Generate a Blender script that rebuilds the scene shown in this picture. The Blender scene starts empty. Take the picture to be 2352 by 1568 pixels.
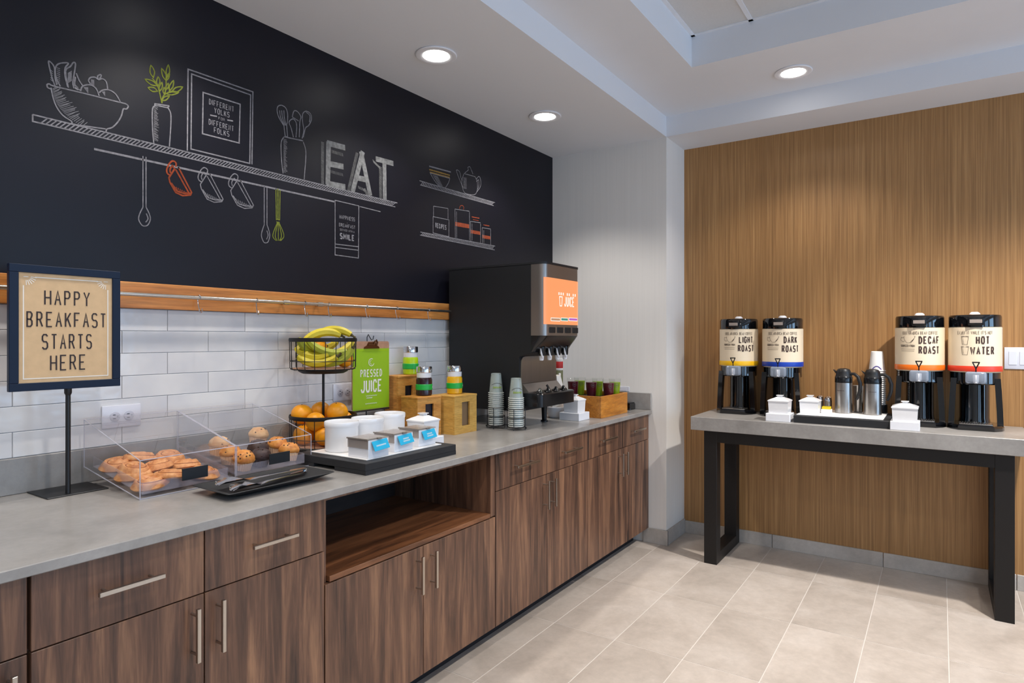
import bpy, bmesh, math, random
from mathutils import Matrix, Vector
random.seed(7)
R = math.radians
SC = bpy.context.scene
COL = SC.collection

# ------------------------------------------------------------------ camera, world, big lights, exposure
FPX, CX, HOR, YAW, CAMH = 1456.7, 1176.0, 775.8, R(34.03), 1.338
cam = bpy.data.cameras.new('camera'); camo = bpy.data.objects.new('camera', cam); COL.objects.link(camo)
cam.sensor_width = 36; cam.lens = 36 * FPX / 2352; cam.shift_y = -(784 - HOR) / 2352
cam.clip_start = 0.05
camo.location = (0, 0, CAMH); camo.rotation_euler = (R(90), 0, YAW - R(90))
SC.camera = camo
SC.view_settings.view_transform = 'Standard'; SC.view_settings.look = 'None'
SC.view_settings.gamma = 1; SC.view_settings.use_curve_mapping = False
SC.view_settings.exposure = 0.02
SC.cycles.max_bounces = 7; SC.cycles.diffuse_bounces = 4; SC.cycles.glossy_bounces = 3; SC.cycles.use_adaptive_sampling = True; SC.cycles.adaptive_threshold = 0.05; SC.cycles.transparent_max_bounces = 16; SC.cycles.use_denoising = True
SC.cycles.sample_clamp_indirect = 4
w = bpy.data.worlds.new('sky'); SC.world = w; w.use_nodes = True
w.node_tree.nodes['Background'].inputs[0].default_value = (0.45, 0.65, 1.0, 1)
w.node_tree.nodes['Background'].inputs[1].default_value = 1.0

def area_light(name, loc, rot, sx, sy, power, col):
    l = bpy.data.lights.new(name, 'AREA'); l.shape = 'RECTANGLE'; l.size = sx; l.size_y = sy
    l.energy = power; l.color = col
    o = bpy.data.objects.new(name, l); COL.objects.link(o); o.location = loc; o.rotation_euler = rot
    return o
ROOM_X0, ROOM_Y0 = -3.2, -3.6
WIN = [(-2.2, -0.6), (0.2, 1.8), (2.3, 3.7)]                     # window openings in the wall on the right, x range
for i, (a, b) in enumerate(WIN):                                  # daylight at the windows
    area_light('window_daylight', ((a + b) / 2, ROOM_Y0 + 0.03, 1.55), (R(90), 0, 0), b - a - 0.1, 1.7, (22, 26, 38)[i], (0.42, 0.68, 1.0))
# fill panels added unseen in the tray behind the photographer to brighten the room
FILL_PANELS = [(-1.3, -1.4), (-1.3, 0.1)]

# ------------------------------------------------------------------ pixel -> place helpers (photo frame 2352 x 1568)
_F = (math.cos(YAW), math.sin(YAW)); _R = (math.sin(YAW), -math.cos(YAW))
def ray(u, v):
    k = (u - CX) / FPX
    return (_F[0] + _R[0] * k, _F[1] + _R[1] * k, (HOR - v) / FPX)
def on_z(u, v, z):
    r = ray(u, v); t = (z - CAMH) / r[2]; return Vector((r[0] * t, r[1] * t, z))
def on_y(u, v, y):
    r = ray(u, v); t = y / r[1]; return Vector((r[0] * t, y, CAMH + r[2] * t))
def on_x(u, v, x):
    r = ray(u, v); t = x / r[0]; return Vector((x, r[1] * t, CAMH + r[2] * t))
def x_at(u, y): return on_y(u, 0, y).x

# ------------------------------------------------------------------ materials
def lin(c):
    return tuple(((v / 255) / 12.92 if v / 255 <= 0.04045 else ((v / 255 + 0.055) / 1.055) ** 2.4) for v in c)
MATS = {}
def new_mat(name):
    m = bpy.data.materials.new(name); m.use_nodes = True
    return m, m.node_tree, m.node_tree.nodes['Principled BSDF']
def coords(nt, scale=(1, 1, 1), rnd=True):
    tc = nt.nodes.new('ShaderNodeTexCoord'); mp = nt.nodes.new('ShaderNodeMapping')
    mp.inputs['Scale'].default_value = scale
    if rnd:
        oi = nt.nodes.new('ShaderNodeObjectInfo'); mu = nt.nodes.new('ShaderNodeMath'); mu.operation = 'MULTIPLY'
        mu.inputs[1].default_value = 37.0; nt.links.new(oi.outputs['Random'], mu.inputs[0])
        ad = nt.nodes.new('ShaderNodeVectorMath'); ad.operation = 'ADD'
        nt.links.new(tc.outputs['Object'], mp.inputs['Vector'])
        nt.links.new(mp.outputs[0], ad.inputs[0]); nt.links.new(mu.outputs[0], ad.inputs[1])
        return ad.outputs[0]
    nt.links.new(tc.outputs['Object'], mp.inputs['Vector'])
    return mp.outputs[0]
def noise(nt, vec, scale, detail=4, rough=0.55, dist=0.0):
    n = nt.nodes.new('ShaderNodeTexNoise'); n.inputs['Scale'].default_value = scale
    n.inputs['Detail'].default_value = detail; n.inputs['Roughness'].default_value = rough; n.inputs['Distortion'].default_value = dist
    nt.links.new(vec, n.inputs['Vector']); return n.outputs['Fac']
def ramp(nt, fac, stops):
    r = nt.nodes.new('ShaderNodeValToRGB'); e = r.color_ramp.elements
    while len(e) < len(stops): e.new(0.5)
    for i, (p, c) in enumerate(stops):
        e[i].position = p; e[i].color = (*c, 1)
    nt.links.new(fac, r.inputs['Fac']); return r.outputs['Color']
def bump(nt, b, fac, strength, dist=0.002):
    n = nt.nodes.new('ShaderNodeBump'); n.inputs['Strength'].default_value = strength; n.inputs['Distance'].default_value = dist
    nt.links.new(fac, n.inputs['Height']); nt.links.new(n.outputs[0], b.inputs['Normal'])
def mix(nt, a, b, fac, mode='MIX'):
    m = nt.nodes.new('ShaderNodeMix'); m.data_type = 'RGBA'; m.blend_type = mode
    for s, v in ((m.inputs[6], a), (m.inputs[7], b), (m.inputs[0], fac)):
        if isinstance(v, (int, float)): s.default_value = v
        elif isinstance(v, tuple): s.default_value = (*v, 1)
        else: nt.links.new(v, s)
    return m.outputs[2]
def plain(name, rgb, rough=0.5, metal=0.0, var=0.0, vscale=8, stretch=(1, 1, 1), bmp=0.0, coat=0.0, emit=0.0, spec=0.5):
    m, nt, b = new_mat(name); c = lin(rgb)
    b.inputs['Base Color'].default_value = (*c, 1); b.inputs['Roughness'].default_value = rough
    b.inputs['Metallic'].default_value = metal; b.inputs['Coat Weight'].default_value = coat
    b.inputs['Specular IOR Level'].default_value = spec
    if var or bmp:
        f = noise(nt, coords(nt, stretch), vscale)
        if var:
            nt.links.new(ramp(nt, f, [(0.3, tuple(x * (1 - var) for x in c)), (0.7, tuple(min(1, x * (1 + var)) for x in c))]), b.inputs['Base Color'])
        if bmp: bump(nt, b, f, bmp)
    if emit:
        b.inputs['Emission Color'].default_value = (*c, 1); b.inputs['Emission Strength'].default_value = emit
    MATS[name] = m; return m
def wood(name, dark, mid, light, stretch, scale, rough=0.45, fine=6.0, warp=0.6, coat=0.0):
    m, nt, b = new_mat(name)
    v = coords(nt, stretch)
    f1 = noise(nt, v, scale, 5, 0.6, warp)
    f2 = noise(nt, v, scale * fine, 3, 0.6)
    c1 = ramp(nt, f1, [(0.28, lin(dark)), (0.5, lin(mid)), (0.72, lin(light))])
    c2 = ramp(nt, f2, [(0.3, (0.55, 0.55, 0.55)), (0.7, (1.15, 1.12, 1.1))])
    nt.links.new(mix(nt, c1, c2, 0.55, 'MULTIPLY'), b.inputs['Base Color'])
    b.inputs['Roughness'].default_value = rough; b.inputs['Coat Weight'].default_value = coat
    bump(nt, b, f2, 0.08, 0.001)
    MATS[name] = m; return m
def thin_clear(name, tint=(0.97, 0.98, 0.98), ior=1.45, rough=0.02, gl=1.0):
    m = bpy.data.materials.new(name); m.use_nodes = True; nt = m.node_tree; nt.nodes.remove(nt.nodes['Principled BSDF'])
    out = nt.nodes['Material Output']
    t = nt.nodes.new('ShaderNodeBsdfTransparent'); t.inputs[0].default_value = (*tint, 1)
    g = nt.nodes.new('ShaderNodeBsdfGlossy'); g.inputs['Roughness'].default_value = rough
    lw_ = nt.nodes.new('ShaderNodeLayerWeight'); lw_.inputs[0].default_value = 0.5
    pw = nt.nodes.new('ShaderNodeMath'); pw.operation = 'POWER'; pw.inputs[1].default_value = 4.0; nt.links.new(lw_.outputs['Facing'], pw.inputs[0])
    mu = nt.nodes.new('ShaderNodeMath'); mu.operation = 'MULTIPLY_ADD'; mu.inputs[1].default_value = 0.7 * gl; mu.inputs[2].default_value = 0.03 * gl
    nt.links.new(pw.outputs[0], mu.inputs[0])
    s = nt.nodes.new('ShaderNodeMixShader'); nt.links.new(mu.outputs[0], s.inputs[0]); nt.links.new(t.outputs[0], s.inputs[1]); nt.links.new(g.outputs[0], s.inputs[2])
    nt.links.new(s.outputs[0], out.inputs[0]); MATS[name] = m; return m
def frosted(name, rgb, alpha, rough=0.2):
    m, nt, b = new_mat(name)
    b.inputs['Base Color'].default_value = (*lin(rgb), 1); b.inputs['Alpha'].default_value = alpha; b.inputs['Roughness'].default_value = rough
    MATS[name] = m; return m

plain('ceiling_paint', (224, 226, 231), 0.9, var=0.015, vscale=3)
plain('soffit_paint', (224, 225, 229), 0.9)
plain('wall_paint', (230, 226, 221), 0.85, var=0.02, vscale=60, stretch=(1, 1, 0.02), bmp=0.05)
plain('black_paint', (13, 12, 22), 0.42, var=0.15, vscale=2.2, spec=0.3)
plain('grout', (206, 198, 190), 0.9)
plain('wall_grout', (190, 190, 192), 0.9)
plain('toe_black', (22, 24, 30), 0.5)
plain('black_metal', (24, 24, 26), 0.42, spec=0.5)
plain('bronze_metal', (24, 21, 20), 0.5, spec=0.35)
plain('black_plastic', (16, 17, 20), 0.22)
plain('black_gloss', (9, 10, 13), 0.08, coat=0.6)
plain('matte_black', (30, 31, 34), 0.6, var=0.1, vscale=20)
plain('machine_black', (26, 27, 30), 0.5, spec=0.4)
plain('navy_frame', (5, 25, 50), 0.5, spec=0.3)
plain('kraft', (214, 180, 138), 0.8, var=0.05, vscale=40)
plain('ink', (52, 42, 44), 0.8)
plain('brown_ink', (62, 44, 40), 0.8)
plain('white_ink', (238, 232, 222), 0.8)
plain('chrome', (215, 215, 218), 0.12, 1.0)
plain('nickel', (190, 182, 172), 0.28, 1.0)
plain('steel', (176, 172, 168), 0.30, 1.0, var=0.06, vscale=30, stretch=(1, 1, 0.02))
plain('steel_grey', (150, 142, 136), 0.35, 0.85)
plain('rail_metal', (205, 198, 188), 0.25, 1.0)
plain('porcelain', (238, 237, 238), 0.18, coat=0.3)
plain('white_plastic', (236, 236, 240), 0.35)
plain('outlet_white', (212, 212, 220), 0.35)
plain('slot_dark', (40, 40, 44), 0.6)
plain('blue_card', (20, 172, 214), 0.5)
plain('lime_card', (150, 190, 30), 0.4)
plain('clip_brown', (176, 132, 104), 0.7, var=0.15, vscale=60)
plain('brass_dark', (120, 84, 58), 0.25, 1.0)
plain('green_band', (24, 172, 66), 0.4)
plain('juice_lime', (176, 208, 20), 0.25); plain('juice_purple', (46, 22, 28), 0.15); plain('juice_orange', (226, 172, 22), 0.25)
plain('juice_red', (96, 22, 38), 0.25); plain('juice_green', (146, 172, 20), 0.3)
plain('cup_rim', (236, 236, 230), 0.4)
plain('cream_label', (232, 214, 186), 0.55, var=0.02, vscale=10)
plain('band_yellow', (246, 190, 24), 0.4); plain('band_blue', (22, 62, 168), 0.4); plain('band_orange', (240, 118, 30), 0.4); plain('band_red', (222, 62, 38), 0.4)
plain('paper_cup', (240, 238, 236), 0.6); plain('purple_ink', (62, 44, 140), 0.6)
plain('yellow_packet', (214, 190, 20), 0.5)
plain('red_paper', (190, 40, 36), 0.6); plain('olive_paper', (112, 112, 78), 0.7); plain('white_paper', (228, 222, 214), 0.7, bmp=0.4, vscale=18)
plain('chalk_soft', (106, 106, 106), 0.95, var=0.35, vscale=60)
plain('chalk', (118, 116, 120), 0.95, var=0.30, vscale=90)
plain('chalk_lime', (100, 107, 30), 0.95, var=0.25, vscale=90)
plain('chalk_orange', (132, 54, 22), 0.95, var=0.30, vscale=90)
plain('chalk_amber', (140, 108, 46), 0.95, var=0.25, vscale=90)
plain('chalk_dim', (96, 94, 98), 0.95)
plain('orange_peel', (246, 160, 14), 0.42, var=0.10, vscale=9, bmp=0.25)
plain('banana_peel', (204, 184, 36), 0.5, var=0.14, vscale=14)
plain('banana_green', (160, 164, 40), 0.5, var=0.14, vscale=14)
plain('banana_tip', (74, 62, 26), 0.7)
plain('muffin_paper', (238, 196, 158), 0.7); plain('choc_paper', (70, 50, 48), 0.7)
plain('crumb_dark', (64, 34, 24), 0.8)
plain('tag_black', (26, 27, 30), 0.4)
plain('liner_white', (240, 238, 236), 0.3)
plain('lid_smoke', (150, 138, 130), 0.3)
plain('led_lens', (255, 252, 246), 0.5, emit=14.0)


def screen(name, rgb, e):
    m, nt, b = new_mat(name); b.inputs['Base Color'].default_value = (0.02, 0.02, 0.02, 1); b.inputs['Roughness'].default_value = 0.35
    b.inputs['Emission Color'].default_value = (*lin(rgb), 1); b.inputs['Emission Strength'].default_value = e; MATS[name] = m
screen('screen_orange', (255, 158, 100), 1.0); screen('screen_white', (255, 250, 244), 1.1); screen('screen_teal', (70, 150, 136), 0.9)
screen('screen_purple', (190, 100, 200), 0.9); screen('screen_tan', (196, 150, 116), 0.9)
plain('switch_white', (216, 220, 232), 0.3)
plain('fill_panel_lens', (255, 250, 242), 0.5, emit=3.0)
plain('ceiling_tile', (206, 205, 204), 0.95, var=0.02, vscale=40)
thin_clear('acrylic', (0.985, 0.985, 0.99), gl=0.8); thin_clear('glass_clear', (0.96, 0.97, 0.96)); frosted('acrylic_edge_highlight', (214, 214, 226), 0.55, 0.15)
frosted('cup_plastic', (196, 206, 200), 0.38, 0.15); frosted('faucet_clear', (170, 180, 196), 0.5, 0.08)
frosted('tray_clear', (200, 194, 204), 0.20, 0.1)
frosted('bag_film', (232, 228, 222), 0.8, 0.3)

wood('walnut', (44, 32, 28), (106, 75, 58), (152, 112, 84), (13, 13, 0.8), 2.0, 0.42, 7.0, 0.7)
wood('walnut_niche_shade', (22, 17, 16), (40, 30, 27), (54, 41, 36), (0.9, 7, 7), 2.2, 0.5, 9.0, 0.9)  # shade of the niche painted into the wood colour of its back panel
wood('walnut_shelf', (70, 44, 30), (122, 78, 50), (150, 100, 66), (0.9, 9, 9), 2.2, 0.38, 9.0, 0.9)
wood('rail_wood', (142, 84, 34), (192, 122, 56), (214, 148, 78), (1.0, 16, 16), 2.0, 0.4, 5.0, 0.5)
wood('box_wood', (172, 108, 40), (206, 142, 62), (222, 164, 84), (3, 3, 12), 2.4, 0.5, 5.0, 0.7)
wood('box_wood_pale', (200, 150, 70), (216, 168, 84), (226, 180, 98), (2, 2, 14), 3.4, 0.5, 4.0, 0.3)
wood('crate_wood', (168, 100, 34), (206, 132, 46), (222, 152, 66), (2, 8, 12), 2.4, 0.45, 5.0, 0.8)

def mk_panel():                                                   # fine vertical striped veneer
    m, nt, b = new_mat('striped_veneer'); v = coords(nt, (1, 1, 0.012), False)
    f1 = noise(nt, v, 95, 4, 0.7); f2 = noise(nt, v, 260, 2, 0.6); f3 = noise(nt, v, 5, 2, 0.5)
    c = ramp(nt, f1, [(0.30, lin((142, 103, 62))), (0.5, lin((168, 124, 76))), (0.70, lin((190, 147, 96)))])
    c = mix(nt, c, ramp(nt, f2, [(0.35, (0.74, 0.74, 0.74)), (0.65, (1.05, 1.05, 1.05))]), 0.6, 'MULTIPLY')
    c = mix(nt, c, ramp(nt, f3, [(0.3, (0.92, 0.9, 0.88)), (0.7, (1.04, 1.02, 1.0))]), 0.6, 'MULTIPLY')
    nt.links.new(c, b.inputs['Base Color']); b.inputs['Roughness'].default_value = 0.42; bump(nt, b, f1, 0.1, 0.001)
    MATS['striped_veneer'] = m
mk_panel()
def mk_stone(name, lo, mid, hi, s1, rough, tile=False):
    m, nt, b = new_mat(name); v = coords(nt, (1, 1, 1), tile)
    f1 = noise(nt, v, s1, 6, 0.62, 0.4); f2 = noise(nt, v, s1 * 9, 4, 0.7)
    c = ramp(nt, f1, [(0.3, lin(lo)), (0.5, lin(mid)), (0.7, lin(hi))])
    c = mix(nt, c, ramp(nt, f2, [(0.3, (0.86, 0.86, 0.86)), (0.7, (1.06, 1.06, 1.06))]), 0.7, 'MULTIPLY')
    if tile:
        oi = nt.nodes.new('ShaderNodeObjectInfo')
        c = mix(nt, c, ramp(nt, oi.outputs['Random'], [(0.0, (0.93, 0.925, 0.92)), (1.0, (1.04, 1.04, 1.04))]), 1.0, 'MULTIPLY')
    nt.links.new(c, b.inputs['Base Color']); b.inputs['Roughness'].default_value = rough
    MATS[name] = m
mk_stone('quartz', (138, 134, 130), (152, 148, 144), (164, 160, 156), 5, 0.28)
mk_stone('floor_tile', (172, 160, 149), (187, 175, 164), (199, 188, 178), 3.2, 0.5, True)
mk_stone('base_tile', (170, 162, 154), (184, 176, 168), (196, 188, 180), 4, 0.55, True)
def mk_walltile():
    m, nt, b = new_mat('wall_tile'); v = coords(nt, (1, 1, 1)); f = noise(nt, v, 5, 3, 0.5); f2 = noise(nt, v, 16, 2, 0.5)
    c = ramp(nt, f, [(0.3, lin((204, 203, 206))), (0.7, lin((226, 223, 220)))])
    nt.links.new(c, b.inputs['Base Color']); b.inputs['Roughness'].default_value = 0.14
    bump(nt, b, f2, 0.25, 0.004); MATS['wall_tile'] = m
mk_walltile()
def mk_baked(name, lo, mid, hi, scale=30):
    m, nt, b = new_mat(name); v = coords(nt); f = noise(nt, v, scale, 5, 0.65); f2 = noise(nt, v, scale * 4, 2)
    c = ramp(nt, f, [(0.3, lin(lo)), (0.5, lin(mid)), (0.7, lin(hi))])
    nt.links.new(c, b.inputs['Base Color']); b.inputs['Roughness'].default_value = 0.55; bump(nt, b, f, 0.35, 0.003)
    MATS[name] = m
mk_baked('pastry', (176, 100, 48), (214, 144, 84), (234, 176, 118), 34)
mk_baked('muffin_gold', (186, 104, 34), (222, 142, 58), (238, 172, 88), 40)
mk_baked('muffin_pale', (204, 142, 84), (230, 174, 112), (242, 196, 140), 40)
mk_baked('muffin_choc', (40, 26, 26), (62, 42, 40), (84, 60, 56), 40)
plain('cinnamon', (150, 84, 40), 0.6); plain('socket_grey', (188, 188, 198), 0.4)

# ------------------------------------------------------------------ mesh helpers
class MB:
    def __init__(s, T=None): s.v = []; s.f = []; s.T = T or Matrix.Identity(4)
    def add(s, vs, fs):
        k = len(s.v); s.v += [tuple(s.T @ Vector(p)) for p in vs]; s.f += [tuple(i + k for i in f) for f in fs]; return s
    def box(s, x0, x1, y0, y1, z0, z1, bev=0.0, seg=1):
        if bev <= 0:
            vs = [(x, y, z) for z in (z0, z1) for y in (y0, y1) for x in (x0, x1)]
            return s.add(vs, [(0, 2, 3, 1), (4, 5, 7, 6), (0, 1, 5, 4), (2, 6, 7, 3), (0, 4, 6, 2), (1, 3, 7, 5)])
        bm = bmesh.new(); bmesh.ops.create_cube(bm, size=1)
        for q in bm.verts: q.co = Vector(((x0 + x1) / 2 + q.co.x * (x1 - x0), (y0 + y1) / 2 + q.co.y * (y1 - y0), (z0 + z1) / 2 + q.co.z * (z1 - z0)))
        bmesh.ops.bevel(bm, geom=bm.edges[:], offset=bev, segments=seg, affect='EDGES', profile=0.5)
        return s.bm(bm)
    def bm(s, bm):
        bm.verts.index_update(); s.add([q.co[:] for q in bm.verts], [[q.index for q in f.verts] for f in bm.faces]); bm.free(); return s
    def rings(s, rs, cap0=True, cap1=True, closed=True):
        n = len(rs[0]); vs = [p for r in rs for p in r]; fs = []
        for i in range(len(rs) - 1):
            for j in range(n if closed else n - 1):
                a, b = i * n + j, i * n + (j + 1) % n
                fs.append((a, b, b + n, a + n))
        if cap0: fs.append(tuple(range(n - 1, -1, -1)))
        if cap1: fs.append(tuple(range((len(rs) - 1) * n, len(rs) * n)))
        return s.add(vs, fs)
    def lathe(s, prof, n=28, c=(0, 0, 0), cap0=True, cap1=True, a0=0.0):
        rs = [[(c[0] + r * math.cos(a0 + 2 * math.pi * j / n), c[1] + r * math.sin(a0 + 2 * math.pi * j / n), c[2] + z) for j in range(n)] for r, z in prof]
        return s.rings(rs, cap0, cap1)
    def tube(s, pts, r, n=8, closed=False):
        P = [Vector(p) for p in pts]; rs = []; up = None; m = len(P)
        for i, p in enumerate(P):
            if closed: d = (P[(i + 1) % m] - P[i - 1])
            else: d = (P[min(i + 1, m - 1)] - P[max(i - 1, 0)])
            d.normalize()
            if up is None: up = Vector((0, 0, 1)) if abs(d.z) < 0.9 else Vector((1, 0, 0))
            sd = d.cross(up).normalized(); up = sd.cross(d).normalized()
            rr = r[i] if isinstance(r, (list, tuple)) else r
            rs.append([tuple(p + sd * (rr * math.cos(2 * math.pi * j / n)) + up * (rr * math.sin(2 * math.pi * j / n))) for j in range(n)])
        if closed: rs.append(rs[0])
        return s.rings(rs, not closed, not closed)
    def prism(s, poly, axis, a, b):                                # poly in the two other axes, in order
        def P(p, t): return {'x': (t, p[0], p[1]), 'y': (p[0], t, p[1]), 'z': (p[0], p[1], t)}[axis]
        return s.rings([[P(p, a) for p in poly], [P(p, b) for p in poly]])
    def ball(s, c, r, n=16, m=10, sc=(1, 1, 1)):
        rs = []
        for i in range(1, m):
            t = math.pi * i / m
            rs.append([(c[0] + r * sc[0] * math.sin(t) * math.cos(2 * math.pi * j / n), c[1] + r * sc[1] * math.sin(t) * math.sin(2 * math.pi * j / n), c[2] - r * sc[2] * math.cos(t)) for j in range(n)])
        return s.rings(rs)
    def disc(s, c, r, n=24, z=0):
        return s.add([(c[0] + r * math.cos(2 * math.pi * j / n), c[1] + r * math.sin(2 * math.pi * j / n), c[2]) for j in range(n)], [tuple(range(n))])
    def strip(s, pts2, wd, fn):                                    # flat ribbon along a 2D polyline, fn maps 2D -> 3D
        P = [Vector(p) for p in pts2]; out = []
        if len(P) < 2: return s
        cl = (P[0] - P[-1]).length < 1e-6 and len(P) > 3
        if cl: P = P[:-1]
        m = len(P)
        for i in range(m):
            a = P[i - 1] if (i or cl) else P[i]; b = P[(i + 1) % m] if (i < m - 1 or cl) else P[i]
            d1 = (P[i] - a); d2 = (b - P[i])
            d1 = d1.normalized() if d1.length > 1e-9 else d2.normalized(); d2 = d2.normalized() if d2.length > 1e-9 else d1
            n1 = Vector((-d1.y, d1.x)); n2 = Vector((-d2.y, d2.x)); nn = n1 + n2
            if nn.length < 0.2: nn = n1
            nn.normalize(); k = min(1.8, 1 / max(0.3, nn.dot(n1)))
            out.append((P[i] + nn * wd / 2 * k, P[i] - nn * wd / 2 * k))
        vs = [Vector(fn(q[0], q[1])) for o in out for q in o]; fs = []
        nr = (vs[1] - vs[0]).cross(vs[2] - vs[0])
        if nr.length > 1e-12:                                      # strokes that cross lie a hair apart
            nr.normalize(); s.lay = (getattr(s, 'lay', 0) + 1) % 24; vs = [q + nr * (2.0e-5 * s.lay) for q in vs]
        vs = [tuple(q) for q in vs]
        for i in range(m if cl else m - 1):
            a, b = 2 * i, 2 * ((i + 1) % m); fs.append((a, a + 1, b + 1, b))
        return s.add(vs, fs)
    def build(s, name, mat, parent=None, ang=35, kind=None, label=None):
        me = bpy.data.meshes.new(name); me.from_pydata(s.v, [], s.f); me.validate()
        bm = bmesh.new(); bm.from_mesh(me); bmesh.ops.recalc_face_normals(bm, faces=bm.faces); bm.to_mesh(me); bm.free()
        if ang:
            me.polygons.foreach_set('use_smooth', [True] * len(me.polygons)); me.set_sharp_from_angle(angle=R(ang))
        me.materials.append(MATS[mat]); o = bpy.data.objects.new(name, me); COL.objects.link(o)
        if parent: o.parent = parent
        if kind: o['kind'] = kind
        if label: o['label'] = label
        return o
def tag(o, label, cat, group=None):
    o['label'] = label; o['category'] = cat
    if group: o['group'] = group
    return o
def thing(name, label, cat, loc=(0, 0, 0), rz=0.0, group=None, rx=0.0):
    o = bpy.data.objects.new(name, None); COL.objects.link(o); o.empty_display_size = 0.05
    o.location = loc; o.rotation_euler = (rx, 0, rz); return tag(o, label, cat, group)
def struct(name, label=None):
    o = bpy.data.objects.new(name, None); COL.objects.link(o); o.empty_display_size = 0.05; o['kind'] = 'structure'
    if label: o['label'] = label
    return o
def dup(root, loc, rz=0.0, label=None, group=None, sub=None):
    r = root.copy(); COL.objects.link(r); r.location = loc; r.rotation_euler = (0, 0, rz)
    if label: r['label'] = label
    if group: r['group'] = group
    for ch in root.children:
        c = ch.copy(); COL.objects.link(c); c.parent = r
        for g in ch.children:
            d = g.copy(); COL.objects.link(d); d.parent = c
    return r
def piece(proto, loc, parent, name=None, rz=0.0, sc=None):         # another copy of one small part, sharing its mesh
    o = bpy.data.objects.new(name or proto.name.split('.')[0], proto.data); COL.objects.link(o); o.parent = parent
    o.location = loc; o.rotation_euler = (0, 0, rz)
    if sc: o.scale = sc
    return o

# ------------------------------------------------------------------ stroke lettering (8 x 8 grid)
FONT = {'A': '00 48 80|23 63', 'B': '04 54 76 77 58 08 00 50 71 73 54', 'C': '86 68 28 06 02 20 60 82', 'D': '00 08 48 86 82 40 00',
 'E': '80 00 08 88|04 64', 'F': '00 08 88|04 64', 'G': '86 68 28 06 02 20 60 82 84 54', 'H': '00 08|80 88|04 84', 'I': '40 48',
 'J': '88 82 60 20 02', 'K': '00 08|88 03|35 80', 'L': '08 00 80', 'M': '00 08 43 88 80', 'N': '00 08 80 88', 'O': '20 02 06 28 68 86 82 60 20',
 'P': '00 08 58 77 75 54 04', 'Q': '20 02 06 28 68 86 82 60 20|53 80', 'R': '00 08 58 77 75 54 04|44 80', 'S': '87 68 28 07 05 24 64 83 81 60 20 01',
 'T': '08 88|48 40', 'U': '08 02 20 60 82 88', 'V': '08 40 88', 'W': '08 20 46 60 88', 'X': '00 88|08 80', 'Y': '08 44 88|44 40', 'Z': '08 88 00 80',
 '0': '20 02 06 28 68 86 82 60 20', '1': '26 48 40', '%': '00 88|07 18 27 16 07|61 72 81 70 61', "'": '48 46', '+': '42 46|24 64', '-': '24 64', '.': '40 41'}
def letter_w(ch): return {'I': 0.30, '1': 0.5, ' ': 0.5, "'": 0.3, '.': 0.3, 'M': 1.2, 'W': 1.25}.get(ch, 1.0)
def text_width(t, lw, gap): return sum(letter_w(c) * lw + gap for c in t) - gap
def text(mb, t, x, y, h, lw, gap, stroke, fn, align='c'):
    W = text_width(t, lw, gap); px = x - (W / 2 if align == 'c' else 0)
    hs = stroke / 2
    for ch in t:
        w_ = letter_w(ch) * lw
        for pl in FONT.get(ch, '').split('|'):
            if not pl: continue
            pts = []
            for d in pl.split():
                gx, gy = int(d[0]) / 8, int(d[1]) / 8
                if ch in "I'.": gx = 0.5
                pts.append((px + hs + gx * max(0.0, w_ - stroke), y + hs + gy * (h - stroke)))
            mb.strip(pts, stroke, fn)
        px += w_ + gap
    return mb
# ------------------------------------------------------------------ the room
WY, FX, BX, CT = 2.315, 3.95, 4.30, 0.868                          # counter wall face, return wall face, veneer wall face, counter height
COLY = 1.465                                                       # near face of the return wall / pillar
ZS, ZC, ZT = 2.635, 2.765, 2.925                                   # soffit, ceiling, tray
floor = MB().box(ROOM_X0, 4.45, ROOM_Y0, 2.45, -0.06, -0.0012).build('floor', 'grout', ang=0)
floor['kind'] = 'structure'; floor['label'] = 'beige grey stone look tile floor with pale grout'
PX, PY, G = 0.615, 0.3065, 0.0044
proto = MB().box(G / 2, PX - G / 2, G / 2, PY - G / 2, -0.012, 0.0, 0.0004).build('floor_tile', 'floor_tile', floor)
first = True
for i in range(-12, 2):
    for j in range(-13, 4):
        x, y = 3.200 + i * PX, 0.890 + j * PY
        if x < ROOM_X0 or y < ROOM_Y0 or x > 4.3 or y > 1.55: continue
        if x < -1.0 and y < -2.0: continue
        if first: proto.location = (x, y, 0); first = False
        else: piece(proto, (x, y, 0), floor)

wall_left = MB().box(ROOM_X0, 4.0, 2.319, 2.45, 0, 2.93).build('wall_left', 'wall_grout', ang=0)
wall_left['kind'] = 'structure'; wall_left['label'] = 'counter wall with navy black chalkboard paint above white subway tile'
MB().box(ROOM_X0, FX, WY, 2.319, 1.50, ZS).build('chalkboard', 'black_paint', wall_left, ang=0, label='dark navy chalkboard painted upper wall')
TW, TH, TG = 0.3085, 0.0772, 0.0017
proto = MB().box(0, TW - TG, 0, 0.008, 0, TH - TG, 0.0012).build('subway_tile', 'wall_tile', wall_left)
first = True
for r_ in range(6):
    z = 0.9772 + r_ * TH
    off = 1.204 if r_ % 2 else 1.050
    for k in range(-8, 10):
        x = off + k * TW
        if x < -1.1 or x > 3.92: continue
        o = proto if first else piece(proto, (0, 0, 0), wall_left)
        sc = min(1.0, (3.948 - x) / (TW - TG))
        o.location = (x, WY, z); o.scale = (sc, 1, 1); first = False

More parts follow.
